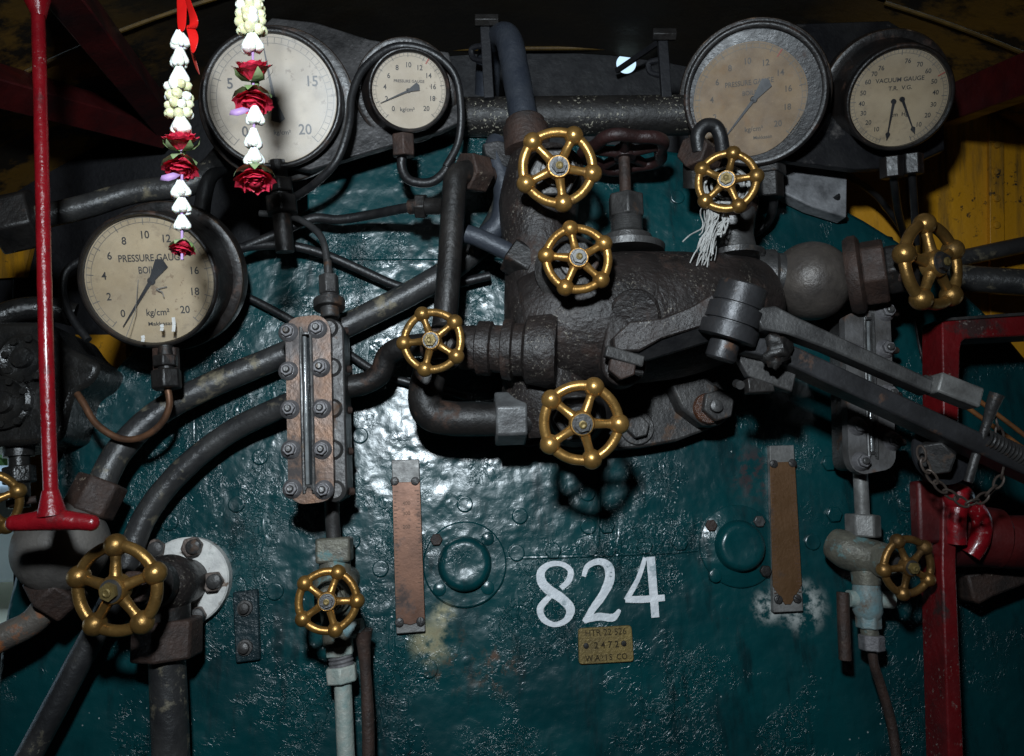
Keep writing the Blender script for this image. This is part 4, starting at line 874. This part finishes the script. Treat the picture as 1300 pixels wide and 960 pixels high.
# ================================================================== SCALE PLATES, PLATE, DOMES, CLIP
def scale_plate(label, c4, screws, body, tab, pointed):
    t = thing('scale_plate', label, 'scale plate', P(*c4[0], 2), 'copper water level scale plates')
    part('backing_strip', G().prism([P(*p, 9) for p in c4], IN * .009), tab, t, .001)
    (tl, tr, br, bl) = c4; f = lambda a, b, t_: (a[0] + (b[0] - a[0]) * t_, a[1] + (b[1] - a[1]) * t_)
    q = [f(tl, bl, .13), f(tr, br, .13), f(tr, br, .93), f(f(tr, br, .955), f(tl, bl, .955), .5), f(tl, bl, .93)] if not pointed else [f(tl, bl, .10), f(tr, br, .10), f(tr, br, .84), f(f(tr, br, .955), f(tl, bl, .955), .4), f(f(tr, br, .955), f(tl, bl, .955), .6), f(tl, bl, .84)]
    pl = part('copper_face', G().prism([P(*p, 11) for p in q], IN * .0016), body, t, .0004)
    g = G()
    for i in range(34):
        y = .18 + .7 * i / 33
        for side, w in ((0, .16 if i % 5 == 0 else .09),):
            a = f(tl, bl, y); b = f(tr, br, y); p0 = f(a, b, .04); p1 = f(a, b, .04 + w); p2 = f(a, b, .96 - w); p3 = f(a, b, .96)
            for A, B in ((p0, p1), (p2, p3)): g.flat([P(A[0], A[1], 11.4), P(B[0], B[1], 11.4), P(B[0], B[1] + 1, 11.4), P(A[0], A[1] + 1, 11.4)])
    part('scale_marking', g, mat('scratched scale ink', (.14, .07, .04), None, 60, (.5, .7), .2, 0), pl)
    for sx, sy in screws:
        s_ = part('screw', G().lathe(P(sx, sy, 11), N, [(0, 0), (0, .0052), (.002, .0048), (.0028, .003), (.0028, 0)], 18), IRON_GREY, t)
        r_, u_, _ = frame(N); an = random.uniform(0, 3); part('screw_slot', G().bar(P(sx, sy, 13.9) - (r_ * math.cos(an) + u_ * math.sin(an)) * .004, P(sx, sy, 13.9) + (r_ * math.cos(an) + u_ * math.sin(an)) * .004, .0011, .0006, N), RUBBER, s_)
    return t
SPL = scale_plate('pinkish copper scale plate screwed on beside the bronze sight glass', ((497, 584), (532, 583), (540, 802), (503, 805)), ((501, 611), (527, 611), (507, 790), (534, 789)), COPPER, TIN, False)
g = G()
for s_, y in (('400', 639), ('300', 652), ('200', 669)): put_text(g, s_, P(516, y, 11.5), EX, EZ, .006)
part('lettering', g, mat('scratched scale ink', (.14, .07, .04)), SPL)
scale_plate('brown pointed copper scale plate screwed on beside the hex bolted washout plug', ((977, 566), (1008, 565), (1020, 776), (982, 778)), ((982, 589), (1006, 588), (988, 761), (1012, 760)), TERM, TIN, True)
PLT = thing('number_plate', 'small brass maker plate riveted under the painted number', 'plate', P(769, 818, 0))
part('plate', G().prism(rrect(((734, 798), (802, 794), (805, 840), (735, 844)), 5, 4.5), IN * .0045), BRASS_DULL, PLT, .0008)
g = G(); tr_ = (P(802, 794) - P(734, 798)).normalized(); tu_ = N.cross(tr_) * 1; tu_ = tu_ if tu_.z > 0 else -tu_
put_text(g, 'HTR 22 526', P(769, 803, 5.0), tr_, tu_, .0105, .95); put_text(g, '2 4 7 2', P(770, 819, 5.0), tr_, tu_, .0105, 1.0); put_text(g, 'W A : I S  CO', P(770, 835, 5.0), tr_, tu_, .0095, .9)
part('lettering', g, mat('stamped brass shadow', (.045, .032, .014), None, 80, (.4, .5), .5, 0), PLT)
for px, py in ((744, 820), (792, 817)): part('rivet', G().lathe(P(px, py, 4.5), N, [(0, .0034), (.0014, .003), (.002, 0)], 16), IRON, PLT)
def dome(label, px, py, r, R, bolts, odd):
    t = thing('washout_plug', label, 'washout plug', P(px, py, 0), 'domed washout plugs'); k = S(px, py, 0); o = P(px, py, 0)
    part('flange', G().lathe(o, N, [(0, R * k), (.003, R * k), (.0045, (R - 2) * k), (.0045, 0)], 56), GREEN, t)
    part('dome', G().lathe(o + N * .004, N, [(0, r * k * 1.04), (.004, r * k * 1.0), (.010, r * k * .96), (.0135, r * k * .86), (.0145, r * k * .72), (.0135, r * k * .5), (.0125, 0)], 40), GREEN, t)
    for i, (bx, by) in enumerate(bolts):
        if i in odd: part('flange_bolt', G().nut(P(bx, by, 4), N, .0075, .005, i), IRON_RUST if odd[i] == 'r' else (STEEL if odd[i] == 's' else IRON), t, .001)
        else: part('flange_bolt', G().lathe(P(bx, by, 4), N, [(-.001, .0082), (.002, .0078), (.0027, .0068), (.0025, 0)], 16), GREEN, t)
dome('teal domed washout plug with round flange beside the pinkish copper plate', 590, 716, 33, 53, ((554, 685), (619, 684), (619, 746), (558, 748)), {0: 'r'})
dome('teal domed washout plug with hex bolts beside the brown pointed plate', 937, 693, 31, 51, ((902, 667), (963, 662), (971, 725), (908, 731)), {0: 'r', 1: 's', 2: 'b'})
CL = thing('bolted_clip', 'small teal bolted plate beside the white flange', 'plate', P(313, 792, 0))
part('clip_plate', G().prism(rrect(((295, 752), (327, 748), (330, 838), (299, 842)), 3, 8), IN * .008), mat('dark teal black paint', (.012, .030, .036), (.008, .016, .019), 30, (.25, .4), 0, .6, 120), CL, .0015)
for px, py in ((311, 772), (311, 822)): part('clip_bolt', G().lathe(P(px, py, 8), N, [(0, .009), (.003, .0085), (.0032, .0062), (.008, .0058), (.009, .004), (.009, 0)], 18), IRON_GREY, CL)

# ================================================================== LOWER VALVES
# white-flanged valve
WV = thing('flanged_valve', 'large brass handwheel valve on a chipped white flange with hex bolts', 'valve', P(240, 737, 0), GR_W)
k = S(240, 737, 0); o = P(240, 737, 0)
fl_ = part('flange', G().lathe(o, N, [(0, 54 * k), (.014, 54 * k), (.016, 52 * k), (.016, 0)], 56), WHITEP, WV)
for bx, by in ((198, 697), (246, 694), (272, 738), (250, 782), (205, 782)):
    w = part('flange_bolt', G().nut(P(bx, by, 16), N, 13 * k, .012, .3 + bx), mat('pale rusty bolt', (.17, .13, .11), (.09, .065, .055), 70, (.45, .65), .2, .4, 260), WV, .0015); part('bolt_end', G().lathe(P(bx, by, 28), N, [(0, 0), (0, .0085), (.005, .008), (.006, .006), (.006, 0)], 16), IRON_GREY, w)
part('valve_body', G().sphere(P(213, 742, 62), 37 * S(213, 742, 62), 34, 20), IRON_SPECK, WV)
part('body_neck', G().cyl(P(238, 738, 12), P(218, 741, 60), 27 * k, 31 * k), IRON, WV)
part('outlet_neck', G().cyl(P(214, 760, 60), P(213, 800, 60), 24 * k, 26 * k), IRON, WV); part('union_nut', G().hexa(P(213, 786, 60), P(212, 836, 60), 39 * .94e-3, .5), IRON_RUST, WV, .003)
c = P(149, 747, 165); a = P(200, 742, 88); bonnet(WV, a, c, 26 * .92e-3, IRON, IRON_RUST, 55 * S(149, 747, 165)); handwheel(WV, c, V((-.10, -1, .06)), 54 * S(149, 747, 165), 20, BRASS_DULL)
pipe('steam_pipe', 'straight grey pipe dropping from the white flanged valve', [(212, 836, 60), (214, 880, 58), (217, 960, 56), (218, 1010, 56)], 23, PIPE, seg=22)
# ball joint
BJ = thing('ball_joint_valve', 'grey ball joint with rusty hex nuts behind the red tee handle', 'pipe union', P(70, 690, 80))
part('ball_body', G().sphere(P(78, 695, 88), 57 * S(78, 695, 88), 40, 24), mat('dusty grey brown iron', (.15, .135, .12), (.08, .072, .066), 26, (.5, .65), .15, .3, 200, rust=((.10, .06, .04), .15)), BJ)
part('hex_nut', G().hexa(P(110, 652, 80), P(132, 610, 74), 30 * .93e-3, .2), IRON_RUST, BJ, .003); part('hex_nut', G().hexa(P(86, 738, 84), P(58, 764, 84), 34 * .92e-3, .2), IRON_RUST, BJ, .003)
pipe('steam_pipe', 'rusty orange pipe curling off from the grey ball joint', [(70, 752, 84), (55, 775, 84), (38, 792, 86), (10, 806, 90), (-30, 826, 95)], 17, mat('rusty grey pipe', (.14, .12, .10), (.07, .058, .05), 22, (.45, .65), .15, .4, 200, rust=((.34, .11, .03), .6)), seg=18)
# left drain cock
DC = thing('drain_valve', 'small brass handwheel drain valve below the bronze sight glass', 'valve', P(424, 690, 20), GR_W)
kk = .97e-3
part('drop_pipe', G().tube(L_([(421, 630, 62), (422, 660, 56), (424, 690, 52)]), 8.5 * kk, 14), IRON_GREY, DC)
part('square_nut', G().box(P(425, 698, 52), EX * .0190, N * .017, EZ * .0135), BRONZE_G, DC, .003)
part('body', G().lathe(P(425, 712, 52), P(429, 812, 52) - P(425, 712, 52), [(0, 0), (0, .017), (.012, .018), (.02, .024), (.045, .024), (.055, .018), (.09, .016), (.09, 0)], 28), BRONZE_G, DC)
part('wall_spigot', G().cyl(P(440, 735, 0), P(428, 735, 52), .016), BRONZE_G, DC)
part('union_nut', G().hexa(P(430, 808, 50), P(432, 832, 50), .0165, .4), PALEV, DC, .0018)
pr = [(0, 0)]
for i in range(4): pr += [(i * .0042, .0125), (i * .0042 + .002, .0138)]
part('screw_thread', G().lathe(P(432, 832, 50), P(434, 846, 50) - P(432, 832, 50), pr + [(.017, 0)], 24), BOLTG, DC, 0, 20)
part('lower_nut', G().hexa(P(433, 845, 50), P(435, 866, 50), .018, .4), PALEV, DC, .0018); part('tail_pipe', G().cyl(P(435, 864, 50), P(441, 1000, 50), .0095), PALEV, DC)
c = P(416, 763, 125); a = P(424, 756, 66); bonnet(DC, a, c, .019, BRONZE_G, BRONZE_G, .033); handwheel(DC, c, c - a, 36.5 * S(416, 763, 125), -4, STEEL)
cl_ = part('cock_lever', G().tube(L_([(461, 800, 60), (462, 822, 58), (464, 850, 56), (467, 905, 56), (468, 960, 56)]), .0085, 12, rs=[1.25, .85, .7, .8, .8]), IRON_RUST, DC); part('cock_spindle', G().cyl(P(432, 800, 56), P(460, 797, 60), .010), VERD, DC)
# right drain cock
DR = thing('drain_valve', 'small brass handwheel drain valve with blue green corroded fittings below', 'valve', P(1095, 690, 20), GR_W)
part('drop_pipe', G().cyl(P(1092, 596, 55), P(1095, 656, 50), .0085), TIN, DR); part('top_nut', G().hexa(P(1095, 653, 50), P(1096, 682, 50), .0205, .3), TIN, DR, .0022)
g = G().tube(L_([(1058, 690, 30), (1075, 698, 44), (1098, 706, 54), (1125, 711, 62)]), .022, 26, rs=[.85, 1.05, 1.0, .85]); part('body', g, BRONZE_G, DR)
part('lower_limb', G().cyl(P(1098, 712, 52), P(1100, 742, 52), .017, .016), BRONZE_G, DR); part('cross_cock', G().cyl(P(1077, 760, 52), P(1133, 762, 52), .0095), PALEV, DR); part('cock_body', G().lathe(P(1100, 742, 52), P(1102, 782, 52) - P(1100, 742, 52), [(0, 0), (0, .015), (.01, .0165), (.03, .0165), (.038, .013), (.038, 0)], 26), VERD, DR)
part('lower_nut', G().hexa(P(1102, 776, 52), P(1103, 798, 52), .0145, .4), VERD, DR, .0015); part('tail_neck', G().cyl(P(1103, 796, 52), P(1106, 815, 52), .010), BRONZE_G, DR); part('tail_nut', G().hexa(P(1106, 806, 52), P(1107, 826, 52), .0145, .4), BOLTG, DR, .0015)
part('tail_pipe', G().tube(L_([(1107, 822, 52), (1110, 845, 50), (1118, 870, 46), (1132, 920, 40), (1140, 980, 40)]), .0055, 12), IRON_RUST, DR); part('cock_lever', G().tube(L_([(1070, 752, 60), (1071, 790, 60), (1073, 838, 60)]), .007, 10), IRON_RUST, DR)
c = P(1152, 719, 128); a = P(1116, 710, 62); bonnet(DR, a, c, .019, BRONZE_G, BRONZE_G, .033); handwheel(DR, c, V((.22, -1, .05)), 34.5 * S(1152, 719, 128), 38, BRASS_DULL)

# ================================================================== RED FITTINGS
RF = thing('red_lever_frame', 'red painted angle frame with upright post and top rail', 'frame', P(1205, 870, 30))
pts = [(1196, 408), (1345, 398), (1345, 424), (1226, 430), (1221, 434), (1219, 446), (1217, 560), (1214, 720), (1226, 1010), (1206, 1010), (1196, 720), (1198, 560)]
part('post', G().prism([P(a, b, 118) for a, b in pts], IN * .042), mat('dull worn red paint', (.155, .006, .008), (.075, .004, .005), 18, (.32, .5), 0, .4, 120, rust=((.030, .010, .009), .25), speck=((.20, .16, .14), .3, 260)), RF, .0018)
part('rail_cap', G().prism([P(a, b, 119.5) for a, b in ((1196, 404), (1345, 393), (1345, 397.5), (1196, 407.5))], IN * .044), IRON_GREY, RF, .0006)
RC = thing('red_trunnion', 'red painted cast trunnion with hooked loop beside the red post', 'trunnion', P(1260, 700, 60))
part('barrel', G().lathe(P(1170, 668, 70), P(1330, 694, 90) - P(1170, 668, 70), [(0, 0), (0, .020), (.01, .026), (.045, .026), (.055, .034), (.085, .034), (.09, .028), (.12, .030), (.16, .030), (.16, 0)], 34), RED_DARK, RC)
part('cast_web', G().tube(L_([(1205, 690, 80), (1240, 690, 84), (1275, 688, 84), (1330, 690, 86)]), .030, 24, rs=[.9, .85, 1, 1.05]), RED_DARK, RC)
part('hook_loop', G().tube(L_([(1214, 690, 118), (1214, 655, 122), (1222, 634, 124), (1236, 644, 124), (1246, 660, 120), (1244, 685, 116), (1232, 705, 112)]), .0105, 14), RED, RC); part('knob', G().sphere(P(1217, 632, 122), .0165, 24, 14), RED, RC)
part('eye_lug', G().prism([P(a, b, 112) for a, b in ((1165, 610), (1200, 612), (1202, 690), (1168, 690))], IN * .02), RED_DARK, RC, .004)
o = tag(part('wedge_block', G().prism([P(a, b, 60) for a, b in ((1228, 730), (1340, 705), (1340, 728), (1262, 758), (1244, 768), (1236, 762))], IN * .05), IRON_RUST, None, .003), 'dark rusty wedge bracket under the red trunnion', 'bracket')
# pull rod
PR = thing('pull_rod', 'long glossy red pull rod ending in a tee handle', 'pull rod', P(66, 663, 235))
part('rod', G().tube(L_([(46, -40, 262), (49, 40, 260), (53, 200, 255), (57, 380, 248), (61, 520, 242), (65, 640, 236), (66, 655, 235)]), 8.3 * .755e-3, 18, 10, wob=.06), RED, PR)
part('tee_handle', G().tube(L_([(18, 664, 235), (32, 663, 235), (66, 660, 235), (100, 662, 235), (116, 664, 235)]), 10 * .775e-3, 18, rs=[.9, 1, 1.25, 1, .92]), RED, PR); part('tee_neck', G().cyl(P(64, 622, 236), P(66, 655, 235), .0068, .0125), RED, PR); part('rod_flare', G().cyl(P(50, 22, 260), P(46, -10, 262), .0062, .015), RED, PR)
for e in ((18, 664), (116, 664)): part('handle_end', G().sphere(P(e[0], e[1], 235), 9.2 * .775e-3, 18, 12), RED, PR)
# red roof beams
BE = 'dark red roof beams'
tag(part('roof_beam', G().bar(Q(60, -40, -.2), Q(208, 152, .24), .036, .05, V((0, -1, .6))), RED_DARK, None, .002), 'dark red beam slanting down behind the top of the pull rod', 'beam', BE)
tag(part('roof_beam', G().bar(Q(-40, 98, -.06), Q(205, 166, .26), .044, .04, V((0, -1, .2))), RED_DARK, None, .002), 'dark red beam lying nearly level across behind the pull rod', 'beam', BE)
tag(part('roof_beam', G().bar(Q(1400, 60, -.16), Q(1180, 145, .17), .036, .05, V((0, -1, .6))), RED_DARK, None, .002), 'dark red beam beyond the vacuum gauge under the roof', 'beam', BE)

# ================================================================== BLACK EQUIPMENT BESIDE THE BOILER
LU = thing('lubricator', 'oily black cast lubricator body with round bolted covers behind the pull rod', 'lubricator', P(40, 520, 60))
GLOSSB = mat('oily gloss black', (.010, .010, .010), (.020, .018, .016), 30, (.18, .4), 0, .5, 120)
part('body', G().prism(rrect(((-60, 408), (62, 408), (84, 440), (128, 462), (118, 485), (92, 500), (78, 560), (-60, 572)), 12, 70), IN * .12), GLOSSB, LU, .006)
for px, py, r in ((33, 456, 30), (8, 512, 32)):
    cv = part('round_cover', G().lathe(P(px, py, 70), N, [(0, r * .93e-3), (.008, r * .93e-3), (.010, r * .8e-3), (.006, r * .62e-3), (.006, r * .4e-3), (.013, r * .36e-3), (.014, 0)], 36), GLOSSB, LU)
    for i in range(8):
        an = i * math.pi / 4 + .2; part('cover_bolt', G().nut(P(px + r * .86 * math.cos(an), py + r * .86 * math.sin(an), 78), N, .0042, .004, i), GLOSSB, cv)
part('upper_pipe', G().tube(L_([(-30, 415, 60), (20, 395, 50), (60, 392, 40), (95, 400, 30)]), .014, 14), GLOSSB, LU)
FT = thing('drain_fitting', 'wet black hex fitting below the lubricator', 'fitting', P(25, 600, 40))
part('neck', G().cyl(P(24, 560, 40), P(25, 645, 40), .011), GLOSSB, FT); part('hex_nut', G().hexa(P(24, 592, 40), P(25, 614, 40), .0175, .3), GLOSSB, FT, .002); part('collar', G().cyl(P(24, 566, 40), P(24, 580, 40), .016), GLOSSB, FT)
tag(part('brown_rod', G().cyl(P(8, 640, 60), P(46, 634, 50), .0042, seg=12), IRON_RUST), 'short brown rod beside the small brass wheel below the lubricator', 'rod')
EV = thing('handwheel_valve', 'small brass handwheel valve beside the brown rod below the lubricator', 'valve', P(-15, 645, 40), GR_W)
c = P(-20, 640, 95); part('stem', G().cyl(P(-8, 640, 40), c, .006), STEEL, EV); handwheel(EV, c, V((.5, -.85, 0)), 32e-3, 18)
LBX = tag(part('plate_bracket', G().prism([P(a, b, -60) for a, b in ((70, 480), (98, 470), (108, 500), (100, 520), (70, 600), (58, 590))], IN * .01), IRON, None, .002), 'dark slanted plate between lubricator and boiler', 'plate')

# ================================================================== GARLANDS
def petal_cup(c, ax, ang, r0, h, spread, w):
    """one curved rose petal standing round axis ax"""
    r, u, a = frame(ax); out = []; NU, NV = 6, 5
    d = r * math.cos(ang) + u * math.sin(ang); t = -r * math.sin(ang) + u * math.cos(ang); ph_ = random.uniform(0, 9)
    for j in range(NV + 1):
        v = j / NV
        for i in range(NU + 1):
            s_ = (i / NU - .5) * 2; ww = w * 1.12 * (.40 + .60 * math.sin(math.pi * (.08 + .58 * v))) ; rad = r0 * (.35 + .65 * v ** .7) + spread * v ** 2.5
            rip = .06 * h * math.sin(7 * s_ + ph_) * v * v
            out.append(c + a * (h * v * (1 - .18 * s_ * s_ * v) + rip) + d * (rad * math.cos(s_ * .85) + rip) + t * (ww * s_))
    return out, [(j * (NU + 1) + i, j * (NU + 1) + i + 1, (j + 1) * (NU + 1) + i + 1, (j + 1) * (NU + 1) + i) for j in range(NV) for i in range(NU)]
def rose(par, px, py, d, wpx, down=True, sep=True):
    c = P(px, py, d); k = S(px, py, d); R = wpx / 2 * k; ax = V((random.uniform(-.15, .15), -.35, -1 if down else 1)).normalized()
    core = part('rose', G().sphere(c + ax * R * .28, R * .46, 14, 9), ROSE, par); cnt = 0
    for ring, (n_, r0, h, sp, w) in enumerate(((4, .28, .95, .05, .40), (6, .46, .98, .16, .46), (8, .62, .92, .34, .50), (9, .70, .72, .52, .50))):
        for i in range(n_):
            g = G().add(*petal_cup(c - ax * R * .30, ax, 2 * math.pi * i / n_ + ring * .5 + random.uniform(-.15, .15), r0 * R * .85, h * R * random.uniform(.9, 1.1), sp * R, w * R)); part('petal', g, ROSE, core)
    if sep:
        for i in range(5):
            an = 2 * math.pi * i / 5 + .3; r, u, a = frame(ax); dr = r * math.cos(an) + u * math.sin(an); tn = -r * math.sin(an) + u * math.cos(an); b = c - ax * R * .42
            g = G(); p = [b + dr * R * .10, b + dr * R * .62 + ax * R * .10, b + dr * R * 1.0 + ax * R * .42, b + dr * R * 1.12 + ax * R * .78]; w_ = [.20, .34, .24, .02]
            g.add([q + tn * w_[i_] * R for i_, q in enumerate(p)] + [q - tn * w_[i_] * R for i_, q in enumerate(p)], [(i_, i_ + 1, i_ + 5, i_ + 4) for i_ in range(3)]); part('sepal', g, SEPAL, core)
        part('calyx', G().sphere(c - ax * R * .48, R * .24, 12, 8), SEPAL, core)
def buds(par, px, py, d, wpx, hpx, n_=6, m=JASMINE):
    """a ring of jasmine buds, tips gathered at the top, fat ends down and out"""
    c = P(px, py, d); k = S(px, py, d); R = wpx / 2 * k; H = hpx * k; first = None
    for i in range(n_):
        fz = random.uniform(.82, 1.18); an = 2 * math.pi * i / n_ + random.uniform(-.35, .35); dr = V((math.cos(an), math.sin(an), 0)); top = c + V((0, 0, H * .5)) + dr * R * .18; bot = c - V((0, 0, H * random.uniform(.30, .50))) + dr * R * random.uniform(.55, .78); ax = bot - top; L = ax.length
        g = G().lathe(top, ax, [(0, 0), (L * .03, R * .16), (L * .30, R * .27), (L * .55, R * .40 * fz), (L * .78, R * .48 * fz), (L * .95, R * .36 * fz), (L * 1.06, 0)], 12)
        o = part('jasmine_bud' if first is None else 'bud', g, m, par if first is None else first); first = first or o
def cluster(par, px, py, d, wpx, hpx, rows, n_=7):
    k = S(px, py, d); first = None
    for j in range(rows):
        for i in range(n_):
            an = 2 * math.pi * (i + .5 * (j % 2)) / n_ + random.uniform(-.2, .2); R = wpx / 2 * k; c = P(px, py, d) + V((math.cos(an) * R * .68, math.sin(an) * R * .68, (rows / 2 - j - .5) / rows * hpx * k + random.uniform(-.1, .1) * R))
            ax = V((math.cos(an), math.sin(an), random.uniform(-.5, .5))).normalized(); r_ = R * random.uniform(.34, .44)
            g = G().lathe(c - ax * r_, ax, [(0, 0), (r_ * .2, r_ * .55), (r_ * .9, r_ * .95), (r_ * 1.5, r_ * .8), (r_ * 1.85, r_ * .4), (r_ * 1.75, r_ * .2), (r_ * 1.6, 0)], 12)
            o = part('jasmine_cluster' if first is None else 'bud', g, random.choice((JASMINE, JASMINE_Y, JASMINE_Y)), par if first is None else first); first = first or o
GD = 365
def garland(label, x0, string, items, ribbon):
    t = thing('flower_garland', label, 'garland', P(string[-1][0], string[-1][1], GD), 'hanging flower garlands')
    part('string', G().tube([P(x, y, GD) for x, y in string], .0011, 8), LILAC, t)
    for it in items:
        if it[0] == 'b': buds(t, it[1], it[2], GD, it[3], it[4])
        elif it[0] == 'c': cluster(t, it[1], it[2], GD, it[3], it[4], it[5])
        else: rose(t, it[1], it[2], GD, it[3], it[4])
    return t
G1_ = garland('jasmine and rose garland tied with a scarlet ribbon', 230, [(231, -60), (230, 100), (231, 230), (231, 330)],
        [('b', 228, 51, 23, 25), ('b', 228, 73, 24, 25), ('b', 228, 97, 25, 25), ('c', 227, 128, 35, 46, 4), ('b', 229, 158, 27, 26), ('r', 230, 183, 42, False), ('r', 230, 208, 42, True), ('b', 229, 241, 25, 24), ('b', 231, 262, 25, 22), ('b', 231, 284, 23, 22), ('r', 232, 312, 30, True)], True)
G2_ = garland('thicker jasmine garland with lilac string and paired red roses over the pale gauge', 318, [(321, -60), (321, 70), (322, 130), (323, 225)],
        [('c', 318, 8, 36, 30, 3), ('c', 319, 33, 38, 24, 2), ('b', 320, 55, 28, 28), ('r', 322, 94, 46, False), ('r', 322, 123, 46, True), ('b', 324, 147, 23, 25), ('b', 322, 176, 26, 26), ('b', 323, 199, 26, 22), ('r', 323, 222, 47, True)], False)
# scarlet ribbon and bow
def strip(pts, ws, tw, name, m, par):
    g = G(); A = []; B = []
    for (x, y, d), w, t_ in zip(pts, ws, tw):
        c = P(x, y, d); r = EX * math.cos(t_) + N * math.sin(t_); k = S(x, y, d); A.append(c - r * w * k / 2); B.append(c + r * w * k / 2)
    n_ = len(A); g.add(A + B, [(i, i + 1, n_ + i + 1, n_ + i) for i in range(n_ - 1)]); o = part(name, g, m, par, 0, 80); so = o.modifiers.new('thick', 'SOLIDIFY'); so.thickness = .0006; ss = o.modifiers.new('sub', 'SUBSURF'); ss.levels = 2; ss.render_levels = 2
strip([(232, -30, 450 - 85), (231, 5, 452 - 85), (231, 25, 454 - 85), (231, 42, 454 - 85)], [18, 17, 15, 11], [.2, .4, .3, .2], 'ribbon', RIBBON, G1_)
strip([(236, -10, 456 - 85), (242, 12, 460 - 85), (248, 28, 466 - 85), (244, 38, 460 - 85), (238, 34, 452 - 85)], [10, 14, 17, 13, 6], [.5, .9, .5, -.3, -.6], 'ribbon', RIBBON, G1_)
strip([(240, 30, 456 - 85), (246, 45, 462 - 85), (246, 58, 460 - 85), (245, 68, 458 - 85)], [12, 15, 11, 5], [-.4, -.1, .3, .4], 'ribbon', RIBBON, G1_)
strip([(240, 50, 445 - 85), (246, 72, 442 - 85), (250, 86, 440 - 85), (254, 96, 438 - 85)], [4, 6, 5, 1], [.2, .5, .4, .2], 'ribbon', mat('dull red ribbon', (.25, .02, .012), None, 30, (.4, .5)), G1_)
for (x, y, par) in ((218, 225, G1_), (306, 142, G2_)):
    o = part('lilac_petal', G().add([P(x + 12, y - 3, GD + 2), P(x + 2, y - 6, GD + 5), P(x - 13, y - 2, GD + 6), P(x - 15, y + 4, GD + 4), P(x - 4, y + 5, GD + 5), P(x + 5, y + 2, GD + 3)], [(0, 1, 5), (1, 2, 4, 5), (2, 3, 4)]), LILAC, par); o.modifiers.new('thick', 'SOLIDIFY').thickness = .0005

# ================================================================== ROPE TIE
RT = thing('rope_tie', 'frayed white cotton rope hanging from the small brass valve', 'rope', P(922, 235, 150))
for i in range(64):
    x0 = random.gauss(905, 4.5); ph_ = random.uniform(0, 6.28); e = random.choice((random.uniform(300, 322), random.uniform(322, 338))); q = []; lean = random.gauss(-9, 6)
    for j in range(9):
        t_ = j / 8; pinch = 1 - .6 * math.exp(-((t_ - .55) / .18) ** 2)
        q.append(P(905 + (x0 - 905) * pinch * 1.2 + lean * t_ * t_ + 2.4 * math.sin(9 * t_ + ph_) * (.3 + t_), 256 + (e - 256) * t_ + 2 * math.sin(11 * t_ + ph_), 150 + 9 * math.sin(6 * t_ + ph_)))
    part('strand', G().tube(q, random.uniform(.0004, .0009), 6, 4), ROPE, RT)
for i in range(12):
    ph_ = random.uniform(0, 6.28); R_ = random.uniform(16, 30); q = [P(922 + R_ * math.cos(ph_ + .45 * j), 236 + R_ * .85 * math.sin(ph_ + .45 * j), 140 + random.uniform(-8, 8)) for j in range(6)]; part('strand', G().tube(q, .0016, 6, 4), ROPE, RT)
for i in range(8):
    q = [P(914 + random.uniform(-3, 3), 262, 148), P(922 + random.uniform(-4, 4), 275 + random.uniform(-6, 6), 152), P(916 + random.uniform(-6, 6), 290 + random.uniform(-6, 6), 150), P(906 + random.uniform(-6, 6), 296 + random.uniform(-8, 8), 148)]; part('strand', G().tube(q, .0010, 6, 4), ROPE, RT)
